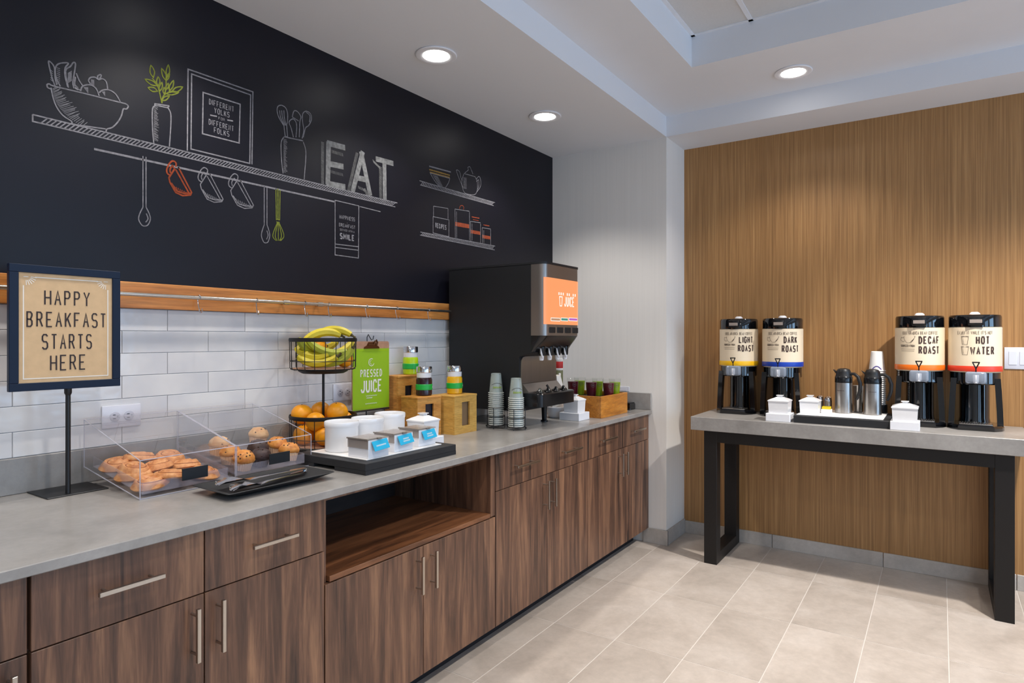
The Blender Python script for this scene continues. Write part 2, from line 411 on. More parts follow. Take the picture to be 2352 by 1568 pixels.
far = MB().box(FX, 4.45, COLY, 2.45, 0, 2.93).build('wall_far', 'wall_paint', ang=0); far['kind'] = 'structure'; far['label'] = 'off white return wall at the end of the counter'
back = MB().box(BX, 4.45, ROOM_Y0, COLY, 0, 2.93).build('wall_back', 'wall_paint', ang=0); back['kind'] = 'structure'; back['label'] = 'wall behind the console table clad in golden striped wood veneer'
MB().box(BX - 0.006, BX, ROOM_Y0, COLY, 0.05, ZS).build('veneer_panel', 'striped_veneer', back, ang=0)
front = MB().box(ROOM_X0 - 0.12, ROOM_X0, ROOM_Y0, 2.45, 0, 2.93).build('wall_front', 'wall_paint', ang=0); front['kind'] = 'structure'
wr = MB()
xs = [ROOM_X0] + [q for p in WIN for q in p] + [4.45]
for i in range(0, len(xs), 2): wr.box(xs[i], xs[i + 1], ROOM_Y0 - 0.12, ROOM_Y0, 0, 2.93)
for a, b in WIN: wr.box(a, b, ROOM_Y0 - 0.12, ROOM_Y0, 0, 0.65); wr.box(a, b, ROOM_Y0 - 0.12, ROOM_Y0, 2.45, 2.93)
wr = wr.build('wall_right', 'wall_paint', ang=0); wr['kind'] = 'structure'
for n, (a, b) in enumerate(WIN):
    wn = struct('window_%d' % (n + 1)); m_ = MB()
    for x0, x1, z0, z1 in ((a, a + 0.05, 0.65, 2.45), (b - 0.05, b, 0.65, 2.45), (a, b, 0.65, 0.70), (a, b, 2.40, 2.45), ((a + b) / 2 - 0.02, (a + b) / 2 + 0.02, 0.70, 2.40)):
        m_.box(x0, x1, ROOM_Y0 - 0.08, ROOM_Y0 - 0.03, z0, z1)
    m_.build('window_frame', 'black_metal', wn)
    MB().box(a + 0.05, b - 0.05, ROOM_Y0 - 0.058, ROOM_Y0 - 0.052, 0.70, 2.40).build('pane', 'glass_clear', wn)

ceiling = struct('ceiling', 'white stepped ceiling with a recessed tray')
TX0, TX1, TY0, TY1 = -2.3, 3.305, -2.66, 1.087
m_ = MB()
for x0, x1, y0, y1 in ((ROOM_X0, TX0, ROOM_Y0, COLY), (TX1, FX, ROOM_Y0, COLY), (TX0, TX1, ROOM_Y0, TY0), (TX0, TX1, TY1, COLY)):
    m_.box(x0, x1, y0, y1, ZC, 3.02)
m_.build('ceiling_board', 'ceiling_paint', ceiling, ang=0)
MB().box(ROOM_X0, FX, COLY, 2.319, ZS, 3.02).build('soffit', 'soffit_paint', ceiling, ang=0)
MB().box(FX, BX, ROOM_Y0, COLY, ZS, 3.02).build('beam', 'soffit_paint', ceiling, ang=0)
MB().box(TX0, TX1, TY0, TY1, ZT + 0.012, 3.02).build('tray_top', 'ceiling_paint', ceiling, ang=0)
gr = MB(); S_ = 0.6096
ys = [0.785 - k * S_ for k in range(6) if 0.785 - k * S_ > TY0]; xg = [TX1 - 0.6096 * k for k in range(1, 10) if TX1 - 0.6096 * k > TX0]
for y in ys: gr.box(TX0, TX1, y - 0.011, y + 0.011, ZT - 0.001, ZT + 0.012)
for x in xg: gr.box(x - 0.011, x + 0.011, TY0, TY1, ZT - 0.001, ZT + 0.012)
gr.box(TX0, TX1, TY1 - 0.02, TY1, ZT - 0.001, ZT + 0.012); gr.box(TX1 - 0.02, TX1, TY0, TY1, ZT - 0.001, ZT + 0.012)
gr.build('ceiling_grid', 'ceiling_paint', ceiling, ang=0)
yb = [TY1] + ys + [TY0]; xb = [TX1] + xg + [TX0]
tp = None
for i in range(len(xb) - 1):
    for j in range(len(yb) - 1):
        wx, wy = xb[i] - xb[i + 1] - 0.022, yb[j] - yb[j + 1] - 0.022
        if tp is None:
            tp = MB().box(0, 1, 0, 1, 0, 0.008).build('ceiling_tile', 'ceiling_tile', ceiling, ang=0); o = tp
        else: o = piece(tp, (0, 0, 0), ceiling)
        o.location = (xb[i + 1] + 0.011, yb[j + 1] + 0.011, ZT + 0.003); o.scale = (wx, wy, 1)

bb = struct('baseboard_back', 'grey stone tile baseboard under the veneer wall')
p0 = MB().box(BX - 0.018, BX - 0.006, 0.0015, 0.6115, 0, 0.083, 0.0015).build('base_tile', 'base_tile', bb); p0.location = (0, 0.890, 0)
p0.scale = (1, (COLY - 0.893) / 0.615, 1)
for k in range(1, 8): piece(p0, (0, 0.890 - 0.613 * k, 0), bb)
bf = struct('baseboard_far', 'grey stone tile baseboard around the pillar')
MB().box(FX - 0.012, FX, COLY - 0.012, 1.62, 0, 0.096, 0.0015).build('base_tile', 'base_tile', bf)
MB().box(FX - 0.010, BX - 0.019, COLY - 0.012, COLY, 0, 0.096, 0.0015).build('base_tile', 'base_tile', bf)
tk = MB().box(-0.9, 3.93, 1.685, 1.72, 0, 0.095).build('trim_1', 'toe_black', ang=0); tk['kind'] = 'structure'; tk['label'] = 'black recessed toe kick under the cabinets'

# ------------------------------------------------------------------ chalk drawings on the wall (flat print)
WF = WY - 0.0008
def wall_pt(x, z): return (x, WF, z)
def k1(x, y): p = on_y(x / 3.408, 100 + y / 3.408, WF); return (p.x, p.z)
def k2(x, y): p = on_y(580 + x / 3.733, 200 + y / 3.733, WF); return (p.x, p.z)
def kp(x, y): p = on_y(x, y, WF); return (p.x, p.z)
def smooth(pts, n=3):                                              # Catmull-Rom through the points
    P = [Vector(p) for p in pts]; out = []
    for i in range(len(P) - 1):
        a, b, c, d = P[max(0, i - 1)], P[i], P[i + 1], P[min(len(P) - 1, i + 2)]
        for k in range(n):
            t = k / n
            out.append(0.5 * ((2 * b) + (c - a) * t + (2 * a - 5 * b + 4 * c - d) * t * t + (3 * b - a - 3 * c + d) * t ** 3))
    return out + [P[-1]]
class Chalk:
    def __init__(s, k, wd=0.0042): s.m = MB(); s.k = k; s.wd = wd
    def l(s, *pts, wd=None, sm=False):
        q = [s.k(*p) for p in pts]; s.m.strip(smooth(q) if sm else q, wd or s.wd, wall_pt); return s
    def c(s, *pts, wd=None): return s.l(*pts, wd=wd, sm=True)
    def done(s, name, mat='chalk', label=None): return s.m.build(name, mat, wall_left, ang=0, label=label)
def hatch_band(ch, tl, tr, bl, br, pitch, wd, slant):
    (x0, z0), (x1, z1), (x2, z2), (x3, z3) = tl, tr, bl, br
    n = int((x1 - x0) / pitch)
    for i in range(2, n):
        t = i / n; tb = max(0, min(1, t - slant / (x1 - x0)))
        ch.m.strip([(x0 + (x1 - x0) * t, z0 + (z1 - z0) * t), (x2 + (x3 - x2) * tb, z2 + (z3 - z2) * tb)], wd, wall_pt)
# long shelf with hatched edge and the rod under it
c = Chalk(kp, 0.0045)
c.l((75, 263), (913, 466)); c.l((75, 263), (75, 278.5), (908, 475))
hatch_band(c, kp(88, 266), kp(913, 466), kp(88, 281), kp(908, 475), 0.0126, 0.0036, 0.018)
c.done('shelf_drawing', label='long hatched shelf drawn in chalk')
c = Chalk(kp, 0.0072); c.l((216, 342), (768, 463)); c.wd = 0.004; c.l((826, 474), (874, 486)); c.done('rod_drawing')
# fruit bowl
c = Chalk(k1)
c.c((372, 345), (368, 322), (388, 316), (420, 332), (640, 385), (940, 460), (985, 472), (1004, 490), (990, 512), (965, 512), (952, 560), (925, 610), (880, 655), (838, 668), (830, 690))
c.c((400, 345), (412, 410), (440, 490), (490, 560), (560, 608), (572, 630), (700, 650), (828, 668)); c.c((372, 345), (400, 356))
for i in range(30):
    t = i / 29; x = 412 + 30 * t + 200 * t ** 2.4; y = 340 + 292 * t; wdt = random.uniform(0.6, 1.0) * (50 + 70 * math.sin(math.pi * min(1, t * 1.05)))
    c.l((x, y + 16), (x + wdt, y - 6 - 10 * t), wd=0.0017)
c.c((430, 330), (402, 250), (380, 150), (392, 142), (425, 185), (430, 260), (445, 325))
c.c((472, 335), (440, 270), (432, 200), (455, 160), (515, 150), (535, 158), (510, 190), (508, 250), (530, 340))
c.c((535, 345), (512, 215), (550, 180), (572, 150), (590, 155), (585, 210), (570, 300), (578, 350)); c.c((597, 232), (620, 290), (648, 330)); c.c((590, 260), (585, 330), (625, 365))
for i in range(9): c.l((445, 190 + i * 15), (470, 197 + i * 15), wd=0.0024); c.l((530, 235 + i * 9), (562, 215 + i * 9), wd=0.0022)
for i in range(6): c.l((395, 205 + i * 15), (412, 222 + i * 15), wd=0.0022); c.l((585, 320 + i * 6), (612, 345 + i * 4), wd=0.0022)
c.c((630, 372), (645, 335), (700, 322), (750, 350), (776, 410)); c.c((776, 385), (800, 366), (850, 362), (905, 395), (942, 458))
c.c((708, 315), (692, 290), (708, 266), (745, 264), (770, 282), (800, 275), (832, 300), (842, 360)); c.c((768, 275), (764, 255), (785, 243), (793, 252), (780, 275))
for i in range(6): c.l((655 + i * 6, 345 + i * 8), (690, 345 + i * 7), wd=0.0024); c.l((800 + i * 4, 380 + i * 6), (822, 376 + i * 7), wd=0.0024); c.l((712, 282 + i * 7), (738, 288 + i * 8), wd=0.0024)
c.done('fruit_bowl_drawing', label='chalk bowl of fruit on the drawn shelf')
# vase and sprig
c = Chalk(k1)
c.c((1210, 470), (1212, 485), (1194, 510), (1192, 600), (1196, 700), (1204, 780)); c.c((1326, 490), (1315, 500), (1336, 545), (1338, 620), (1332, 720), (1326, 806))
c.l((1210, 470), (1326, 488)); c.l((1215, 482), (1312, 502))
for i in range(34): c.l((1204, 488 + i * 8), (1204 + random.uniform(18, 42), 500 + i * 8), wd=0.0016)
c.done('vase_drawing')
c = Chalk(k1, 0.0042)
c.c((1268, 468), (1255, 410), (1240, 350), (1215, 300), (1190, 270)); c.c((1268, 460), (1275, 420), (1300, 390), (1360, 375)); c.c((1290, 400), (1300, 340), (1300, 290), (1305, 260))
for bx_, by_, tx, ty, wv in ((1200, 265, 1182, 172, 18), (1230, 330, 1138, 280, 16), (1232, 372, 1160, 345, 16), (1238, 330, 1238, 262, 14), (1250, 372, 1268, 305, 12), (1300, 290, 1266, 196, 14), (1310, 262, 1318, 168, 14), (1300, 290, 1326, 232, 10), (1300, 360, 1318, 312, 10), (1325, 370, 1358, 290, 14), (1345, 378, 1428, 340, 18), (1300, 392, 1398, 382, 14), (1268, 445, 1325, 410, 14), (1285, 392, 1286, 345, 10)):
    dx, dy = tx - bx_, ty - by_; L = math.hypot(dx, dy); nx, ny = -dy / L * wv, dx / L * wv
    c.c((bx_, by_), (bx_ + dx * .45 + nx, by_ + dy * .45 + ny), (tx, ty), (bx_ + dx * .45 - nx, by_ + dy * .45 - ny), (bx_, by_))
c.done('sprig_drawing', 'chalk_lime', 'yellow green leafy sprig drawn in chalk')
# framed print
c = Chalk(k1, 0.005)
c.l((1466, 838), (1472, 200), (1980, 378), (1972, 945)); c.l((1495, 825), (1500, 238), (1962, 402), (1955, 938), (1495, 825)); c.l((1585, 705), (1590, 382), (1880, 475), (1872, 778), (1585, 705))
def pl1(cx, cy, wpx, hpx, skew):                                   # sheared text frame from photo crop
    a, b = k1(cx - wpx / 2, cy - skew / 2), k1(cx + wpx / 2, cy + skew / 2); t = k1(cx, cy - hpx)
    ctr = k1(cx, cy); return ctr, abs(b[0] - a[0]), t[1] - ctr[1]
for s_, cx_, cy_, wv, hv in (('DIFFERENT', 1735, 500, 210, 44), ('YOLKS', 1737, 556, 125, 44), ('FOR', 1735, 598, 54, 22), ('DIFFERENT', 1733, 655, 210, 44), ('FOLKS', 1735, 708, 125, 44)):
    (x, z), wd_, h_ = pl1(cx_, cy_, wv, hv, 0); lw = wd_ / (len(s_) * 1.22)
    text(c.m, s_, x, z - h_ * 0.15, h_, lw * 0.95, lw * 0.29, h_ * 0.115, wall_pt)
c.l((1645, 560), (1698, 570)); c.l((1778, 598), (1824, 606))
c.done('framed_print_drawing', label='chalk picture frame reading different yolks for different folks')
# spoons, cups
def spoon(k, x0, y0, x1, ybowl, yend, hw, name, mat='chalk'):
    c = Chalk(k, 0.0036); g = 12
    c.l((x0 - g, y0), (x0 - g, ybowl - 40)); c.l((x0 + g, y0 + 6), (x0 + g, ybowl - 40))
    c.c((x0 - g, ybowl - 40), (x0 - hw * .8, ybowl + 10), (x0 - hw, ybowl + 55), (x0 - hw * .5, yend - 10), (x0, yend), (x0 + hw * .6, yend - 10), (x0 + hw, ybowl + 55), (x0 + hw * .8, ybowl + 10), (x0 + g, ybowl - 40))
    c.c((x0 + hw * .3, ybowl + 10), (x0 + hw * .6, ybowl + 50), (x0 + hw * .2, yend - 30)); return c.done(name, mat)
spoon(k1, 1131, 880, 1131, 1320, 1428, 46, 'spoon_drawing'); spoon(k2, 112, 850, 112, 1220, 1335, 36, 'spoon_drawing')
c = Chalk(k2, 0.0042); c.l((200, 870), (204, 1140)); c.l((236, 880), (232, 1140)); c.l((218, 870), (218, 1130), wd=0.006); c.l((200, 1130), (234, 1138)); c.l((204, 1155), (232, 1160))
for s_ in (-1, -.55, 0, .55, 1): c.c((220 + 6 * s_, 1160), (221 + 40 * s_, 1240), (221 + 46 * s_, 1285), (221 + 18 * s_, 1316))
c.done('whisk_drawing', 'chalk_lime', 'olive green whisk drawn in chalk')
def mug(dx, dy, name, mat, wd):
    c = Chalk(k1, wd); f = lambda *P: [(x + dx, y + dy) for x, y in P]
    c.l(*f((1370, 975), (1322, 1050), (1330, 1085), (1375, 1165), (1430, 1190), (1490, 1185), (1500, 1165), (1395, 965)))
    c.l(*f((1375, 985), (1485, 1180))); c.l(*f((1340, 1090), (1385, 1155), (1440, 1172), (1492, 1172)))
    c.c(*f((1375, 965), (1378, 935), (1352, 918), (1325, 940), (1305, 985), (1310, 1015), (1330, 1030))); c.c(*f((1360, 975), (1350, 955), (1330, 985), (1335, 1012)))
    for i in range(8): c.l(*f((1345 + i * 16, 1105 + i * 8), (1360 + i * 16, 1145 + i * 5)), wd=0.0024)
    c.done(name, mat)
mug(0, 0, 'mug_drawing', 'chalk_orange', 0.006); mug(246, 52, 'mug_drawing', 'chalk', 0.0038); mug(484, 100, 'mug_drawing', 'chalk', 0.0038)
# utensil crock
c = Chalk(k2, 0.0042)
c.c((268, 430), (246, 470), (245, 560), (252, 660), (262, 740)); c.c((435, 470), (456, 540), (455, 640), (448, 720), (443, 790)); c.l((268, 425), (435, 462)); c.l((300, 432), (430, 458))
for i in range(36): c.l((266, 446 + i * 8), (266 + random.uniform(16, 34), 452 + i * 8), wd=0.0017)
c.c((268, 330), (228, 265), (210, 205), (218, 165), (250, 156), (285, 180), (300, 230), (298, 300), (285, 330)); c.l((268, 325), (292, 322), (300, 425), (280, 425), (268, 325))
for s_ in (0, 1, 2): c.c((232 + s_ * 18, 200), (240 + s_ * 16, 260), (268 + s_ * 8, 320))
c.c((350, 430), (330, 350), (312, 300), (345, 272), (372, 300), (378, 350), (372, 430)); c.c((340, 255), (355, 205), (385, 210), (415, 255), (405, 300), (400, 430)); c.c((340, 255), (395, 290)); c.c((425, 440), (440, 370), (430, 300), (430, 230), (460, 206), (498, 230), (505, 280), (480, 330), (455, 350), (435, 430)); c.c((460, 215), (492, 245), (488, 300))
c.done('utensil_crock_drawing', label='chalk crock of kitchen utensils')
# EAT
c = Chalk(k2, 0.0262)
c.l((653, 470), (645, 835)); c.l((640, 478), (794, 520)); c.l((650, 655), (780, 682)); c.l((632, 824), (796, 856))
c.l((946, 552), (858, 896)); c.l((930, 552), (1010, 930)); c.l((890, 775), (985, 796)); c.l((1056, 614), (1208, 655)); c.l((1130, 630), (1134, 965))
c.wd = 0.0024
for i in range(38): c.l((588, 470 + i * 9.7), (613, 478 + i * 9.7))
for i in range(36): t = i / 35; c.l((885 - 75 * t, 560 + 325 * t), (908 - 75 * t, 572 + 325 * t))
for i in range(30): t = i / 29; c.l((1084 + 4 * t, 680 + 270 * t), (1108 + 2 * t, 690 + 270 * t))
for i in range(10): c.l((680 + i * 10, 538 + i * 3), (684 + i * 10, 566 + i * 3)); c.l((670 + i * 11, 712 + i * 3), (674 + i * 11, 736 + i * 3)); c.l((1030 + i * 6, 620 + i * 6), (1040 + i * 6, 650 + i * 6))
for i in range(7): c.l((905 + i * 8, 845 + i * 4), (910 + i * 8, 870 + i * 4)); c.l((950 + i * 4, 875 + i * 8), (968 + i * 4, 870 + i * 8))
c.done('eat_lettering', 'chalk_soft', label='large block chalk letters spelling EAT')
# tea towel
c = Chalk(k2, 0.0042); c.l((708, 970), (912, 1018), (908, 1465), (708, 1438), (708, 970)); c.l((712, 1345), (908, 1368)); c.l((712, 1374), (908, 1398))
for s_, cx_, cy_, wv, hv in (('HAPPINESS', 812, 1140, 145, 34), ('+', 812, 1172, 16, 14), ('BREAKFAST', 812, 1206, 142, 30), ('SERVED WITH A', 812, 1240, 140, 18), ('SMILE', 812, 1312, 142, 54)):
    (x, z) = k2(cx_, cy_); a_, b_ = k2(cx_ - wv / 2, cy_), k2(cx_ + wv / 2, cy_); h_ = k2(cx_, cy_ - hv)[1] - z
    lw = (b_[0] - a_[0]) / (len(s_) * 1.2); text(c.m, s_, x, z, h_, lw, lw * 0.2, h_ * (0.2 if s_ == 'SMILE' else 0.13), wall_pt)
c.done('tea_towel_drawing', label='chalk tea towel reading happiness breakfast served with a smile')
# the small shelves on the right
for a_, b_, c_, d_ in (((1432, 802), (2080, 990), (1438, 838), (2068, 1016)), ((1440, 1242), (2080, 1362), (1436, 1268), (2076, 1395))):
    c = Chalk(k2, 0.004); c.l(a_, b_); c.l(c_, d_); hatch_band(c, k2(*a_), k2(*b_), k2(*c_), k2(*d_), 0.0125, 0.0042, 0.016); c.done('small_shelf_drawing')
c = Chalk(k2, 0.004); c.c((1525, 740), (1560, 800), (1600, 845), (1648, 862)); c.c((1692, 780), (1680, 820), (1655, 860)); c.l((1520, 735), (1690, 782))
for i in range(9): c.l((1545 + i * 6, 755 + i * 10), (1590 + i * 5, 768 + i * 10), wd=0.0024)
c.l((1515, 678), (1700, 728), wd=0.0075); c.done('bowl_stack_drawing')
c = Chalk(k2, 0.007); c.l((1515, 706), (1692, 756)); c.l((1520, 728), (1690, 774), wd=0.005); c.done('bowl_stack_drawing', 'chalk_amber', 'amber bands of the chalk bowls')
c = Chalk(k2, 0.0038); c.c((1812, 745), (1795, 800), (1800, 860), (1825, 910), (1900, 922), (1925, 890), (1928, 820), (1910, 770)); c.l((1812, 740), (1910, 768)); c.c((1820, 735), (1850, 710), (1845, 690), (1862, 682), (1872, 700), (1890, 745))
c.c((1805, 860), (1770, 780), (1748, 712), (1775, 725), (1788, 780), (1800, 800)); c.c((1918, 790), (1940, 765), (1955, 790), (1955, 850), (1925, 895)); c.c((1920, 810), (1938, 795), (1940, 850), (1925, 880))
for i in range(10): c.l((1808, 775 + i * 10), (1835, 780 + i * 10), wd=0.0024)
c.done('teapot_drawing', label='chalk teapot on the upper small shelf')
c = Chalk(k2, 0.0036); c.l((1548, 1110), (1685, 1138), (1684, 1282), (1548, 1250), (1548, 1110)); c.l((1552, 1020), (1676, 1040)); c.l((1552, 1020), (1552, 1108)); c.l((1676, 1040), (1676, 1130))
(x, z) = k2(1615, 1215); a_, b_ = k2(1562, 1215), k2(1668, 1215); h_ = k2(1615, 1172)[1] - z; lw = (b_[0] - a_[0]) / 8.4; text(c.m, 'RECIPES', x, z, h_, lw, lw * .2, h_ * .18, wall_pt)
c.done('recipe_box_drawing', label='chalk recipe box')
c = Chalk(k2, 0.0036)
for x0, x1, y0, y1 in ((1735, 1860, 1045, 1312), (1868, 1955, 1150, 1335), (1968, 2042, 1205, 1355)):
    d_ = (x1 - x0) * 0.15; c.l((x0, y0), (x0 + 4, y1 - d_)); c.l((x1, y0 + d_ + 6), (x1, y1)); c.l((x0, y0), (x1, y0 + d_)); c.l((x0 + 14, y0 + 20), (x0 + 16, y1 - 20), wd=0.003)
c.done('canister_drawing')
c = Chalk(k2, 0.0036)
for x0, x1, y0 in ((1735, 1860, 1150), (1866, 1955, 1215), (1968, 2042, 1258)):
    d_ = (x1 - x0) * 0.17; c.l((x0 + 2, y0 + 22), (x1 - 2, y0 + 22 + d_), wd=0.024 if x0 < 1800 else 0.02)
c.c((1775, 1045), (1780, 1020), (1800, 1015), (1812, 1030), (1808, 1050)); c.l((1880, 1112), (1945, 1124), wd=0.006); c.l((1980, 1180), (2030, 1190), wd=0.005); c.l((1890, 1135), (1938, 1145)); c.done('canister_band_drawing', 'chalk_orange', 'orange bands of the chalk canisters')

# ------------------------------------------------------------------ recessed lights
def downlight(x, y, z, power, label, spot=R(118)):
    t = thing('downlight', label, 'ceiling light', (x, y, z), 0, 'recessed downlights')
    MB().lathe([(0.092, 0.0), (0.095, -0.004), (0.092, -0.007), (0.074, -0.009), (0.062, -0.006), (0.060, 0.0)], 36, cap0=False, cap1=False).build('trim_ring', 'white_plastic', t)
    MB().lathe([(0.0605, -0.0005), (0.060, -0.006), (0.050, -0.010), (0.02, -0.012)], 32, cap0=True).build('lens', 'led_lens', t)
    l = bpy.data.lights.new('downlight_lamp', 'SPOT'); l.energy = power; l.color = (1.0, 0.95, 0.89); l.spot_size = spot; l.spot_blend = 0.55; l.shadow_soft_size = 0.05
    o = bpy.data.objects.new('downlight_lamp', l); COL.objects.link(o); o.location = (0, 0, -0.03); o.parent = t
    return t
DL = 36
downlight(2.215, 1.915, ZS, DL, 'recessed round downlight in the soffit above the chalk EAT letters')
downlight(3.180, 1.915, ZS, DL, 'recessed round downlight in the soffit nearest the return wall')
downlight(3.665, 0.654, ZC, DL * 0.8, 'recessed round downlight in the main ceiling beside the tray')
for x in (1.25, 0.285): downlight(x, 1.915, ZS, DL, 'recessed round downlight in the soffit out over the near end of the counter')
for x, y, k in ((3.2, -0.6, 9.0), (0.9, 0.55, 1.8), (0.9, -0.62, 2.2)): downlight(x, y, ZT, DL * k, 'recessed round downlight in the tray above and behind the photographer')
for x, y in ((3.62, -2.3),): downlight(x, y, ZC, DL * 1.5, 'added recessed round downlight, unseen in the ceiling outside the view')  # unseen lamp, added for the lighting
for x, y in FILL_PANELS:
    t = thing('added_fill_panel', 'added square fill light panel, unseen in the tray behind the photographer', 'ceiling light', (x, y, ZT - 0.02), 0, 'added fill light panels out of the picture')
    MB().box(-0.29, 0.29, -0.29, 0.29, -0.002, 0.018).build('housing', 'white_plastic', t); MB().box(-0.27, 0.27, -0.27, 0.27, -0.005, -0.002).build('lens', 'fill_panel_lens', t)
    l = bpy.data.lights.new('fill_panel_lamp', 'AREA'); l.size = 0.54; l.energy = 8; l.color = (1.0, 0.96, 0.92)
    o = bpy.data.objects.new('fill_panel_lamp', l); COL.objects.link(o); o.parent = t; o.location = (0, 0, -0.012)

# ------------------------------------------------------------------ counter, cabinets
def handle(parent, x, z, L, vert, dia=0.010, yf=1.565):
    m_ = MB(); y = yf - 0.032; h = dia / 2
    if vert:
        m_.box(x - h, x + h, y - h, y + h, z - L / 2, z + L / 2, 0.001)
        for q in (-1, 1): m_.tube([(x, y, z + q * L * 0.36), (x, yf, z + q * L * 0.36)], 0.0035, 8)
    else:
        m_.box(x - L / 2, x + L / 2, y - h, y + h, z - h, z + h, 0.001)
        for q in (-1, 1): m_.tube([(x + q * L * 0.36, y, z), (x + q * L * 0.36, yf, z)], 0.0035, 8)
    return m_
def cabinet(name, label, x0, x1, fronts, niche=None):
    t = thing(name, label, 'cabinet', (x0, 1.585, 0.0)); W = x1 - x0; ox, oy = x0, 1.585
    def loc(mb): return MB(Matrix.Translation((-ox, -oy, 0)))
    c = loc(0)
    if niche:
        c.box(x0 + 0.001, x0 + 0.02, 1.606, 2.29, 0.095, 0.843); c.box(x1 - 0.032, x1 - 0.001, 1.588, 2.29, 0.575, 0.843); c.box(x1 - 0.02, x1 - 0.001, 1.606, 2.29, 0.095, 0.575)
        loc(0).box(x0 + 0.02, x1 - 0.02, 2.15, 2.17, 0.095, 0.843).build('back_panel', 'walnut_niche_shade', t); c.box(x0 + 0.02, x1 - 0.02, 1.606, 2.15, 0.095, 0.115)
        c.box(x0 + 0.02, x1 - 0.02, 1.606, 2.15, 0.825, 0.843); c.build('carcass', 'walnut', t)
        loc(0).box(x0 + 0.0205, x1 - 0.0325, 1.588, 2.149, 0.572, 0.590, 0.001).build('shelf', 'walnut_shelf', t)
    else:
        c.box(x0 + 0.001, x1 - 0.001, 1.606, 2.29, 0.095, 0.843); c.build('carcass', 'walnut', t)
    for kind, a, b, z0, z1, hx, hz, L, vert in fronts:
        f = loc(0).box(a + 0.0015, b - 0.0015, 1.585, 1.6055, z0 + 0.0015, z1 - 0.0015, 0.0012).build(kind, 'walnut', t)
        hm = handle(None, hx, hz, L, vert, yf=1.585); hm.v = [(p[0] - ox, p[1] - oy, p[2]) for p in hm.v]; hm.build('handle', 'nickel', f)
    return t
DZ0, DZ1, DT = 0.093, 0.676, 0.840
def pair(x0, xm, x1, dl=0.145, dr=None):
    return [('drawer', x0, xm, DZ1, DT, (x0 + xm) / 2, 0.764, dl, False), ('drawer', xm, x1, DZ1, DT, (xm + x1) / 2, 0.764, dl, False),
            ('door', x0, xm, DZ0, DZ1, xm - 0.034, 0.585, 0.136, True), ('door', xm, x1, DZ0, DZ1, xm + 0.034, 0.585, 0.136, True)]
cabinet('base_cabinet', 'walnut base cabinet cut off at the left edge of the picture', 0.06, 0.534, [('drawer', 0.06, 0.534, DZ1, DT, 0.30, 0.764, 0.145, False), ('door', 0.06, 0.534, DZ0, DZ1, 0.500, 0.585, 0.136, True)])
cabinet('base_cabinet', 'walnut base cabinet below the pastry bins with two drawers and two doors', 0.538, 1.307, pair(0.538, 0.919, 1.307))
cabinet('base_cabinet', 'walnut base cabinet with an open niche above two doors', 1.309, 2.220, [('door', 1.309, 1.762, DZ0, 0.570, 1.762 - 0.038, 0.476, 0.136, True), ('door', 1.762, 2.220, DZ0, 0.570, 1.762 + 0.038, 0.476, 0.136, True)], niche=True)
cabinet('base_cabinet', 'walnut base cabinet with two drawers and doors below the cup caddy', 2.222, 3.081, pair(2.222, 2.652, 3.081, 0.185))
cabinet('base_cabinet', 'walnut base cabinet touching the off white return wall', 3.083, 3.948, pair(3.083, 3.512, 3.948, 0.185))
ct = MB().box(-0.9, 3.948, 1.563, 2.3185, 0.8432, CT, 0.002).build('countertop', 'quartz'); tag(ct, 'long grey quartz countertop along the chalkboard wall', 'countertop')
bs = thing('backsplash', 'low grey quartz upstand along the back and end of the counter', 'backsplash', (0, 0, CT))
MB().box(-0.9, 3.948, 2.300, 2.3145, 0.0005, 0.1085, 0.0015).build('slab', 'quartz', bs); MB().box(3.932, 3.949, 1.565, 2.2995, 0.0005, 0.1085, 0.0015).build('slab', 'quartz', bs)

# ------------------------------------------------------------------ wall rail with hooks
rl = thing('rail_board', 'orange brown wooden rail board below the chalkboard with a metal rod', 'rail', (0, 0, 1.44))
MB().box(-1.2, 3.945, 2.294, 2.3145, 0, 0.090, 0.002).build('board', 'rail_wood', rl)
MB().tube([(-1.2, 2.266, 0.046), (2.744, 2.266, 0.046)], 0.0072, 12).build('rod', 'rail_metal', rl)
for x in (0.55, 1.667, 1.842):
    MB().tube([(x - 0.014, 2.266, 0.046), (x + 0.014, 2.266, 0.046)], 0.0105, 12).tube([(x, 2.266, 0.046), (x, 2.294, 0.046)], 0.006, 8).build('bracket', 'rail_metal', rl)
hk = None
HOOKS = [(1.293, 'S hook on the rod nearest the breakfast sign'), (1.532, 'second S hook on the rod from the breakfast sign'), (1.765, 'S hook between the two rod couplings'), (1.893, 'S hook just right of the second rod coupling'),
         (2.118, 'S hook on the rod above the clipboard sign'), (2.320, 'S hook on the rod above the lime juice jar'), (2.560, 'S hook on the rod next to the juice machine')]
for i, (x, lb) in enumerate(HOOKS):
    if hk is None:
        pts = [(0, 0.010 * math.cos(a), 0.046 + 0.010 * math.sin(a)) for a in [R(200), R(150), R(90), R(30), R(-20)]] + [(0.001, 0.008, 0.020), (0.001, 0.001, 0.004)] + [(0.001, -0.009 + 0.010 * math.cos(a), 0.0 + 0.010 * math.sin(a)) for a in [R(-20), R(-70), R(-120), R(-170), R(-215)]]
        hk = MB().tube(pts, 0.0021, 6).build('s_hook', 'chrome'); hk.location = (x, 2.266, 1.44); tag(hk, 'steel ' + lb, 'hook', 'hooks hanging on the wall rod')
    else:
        o = dup(hk, (x, 2.266, 1.44), R(random.uniform(-25, 25)), 'steel ' + lb)
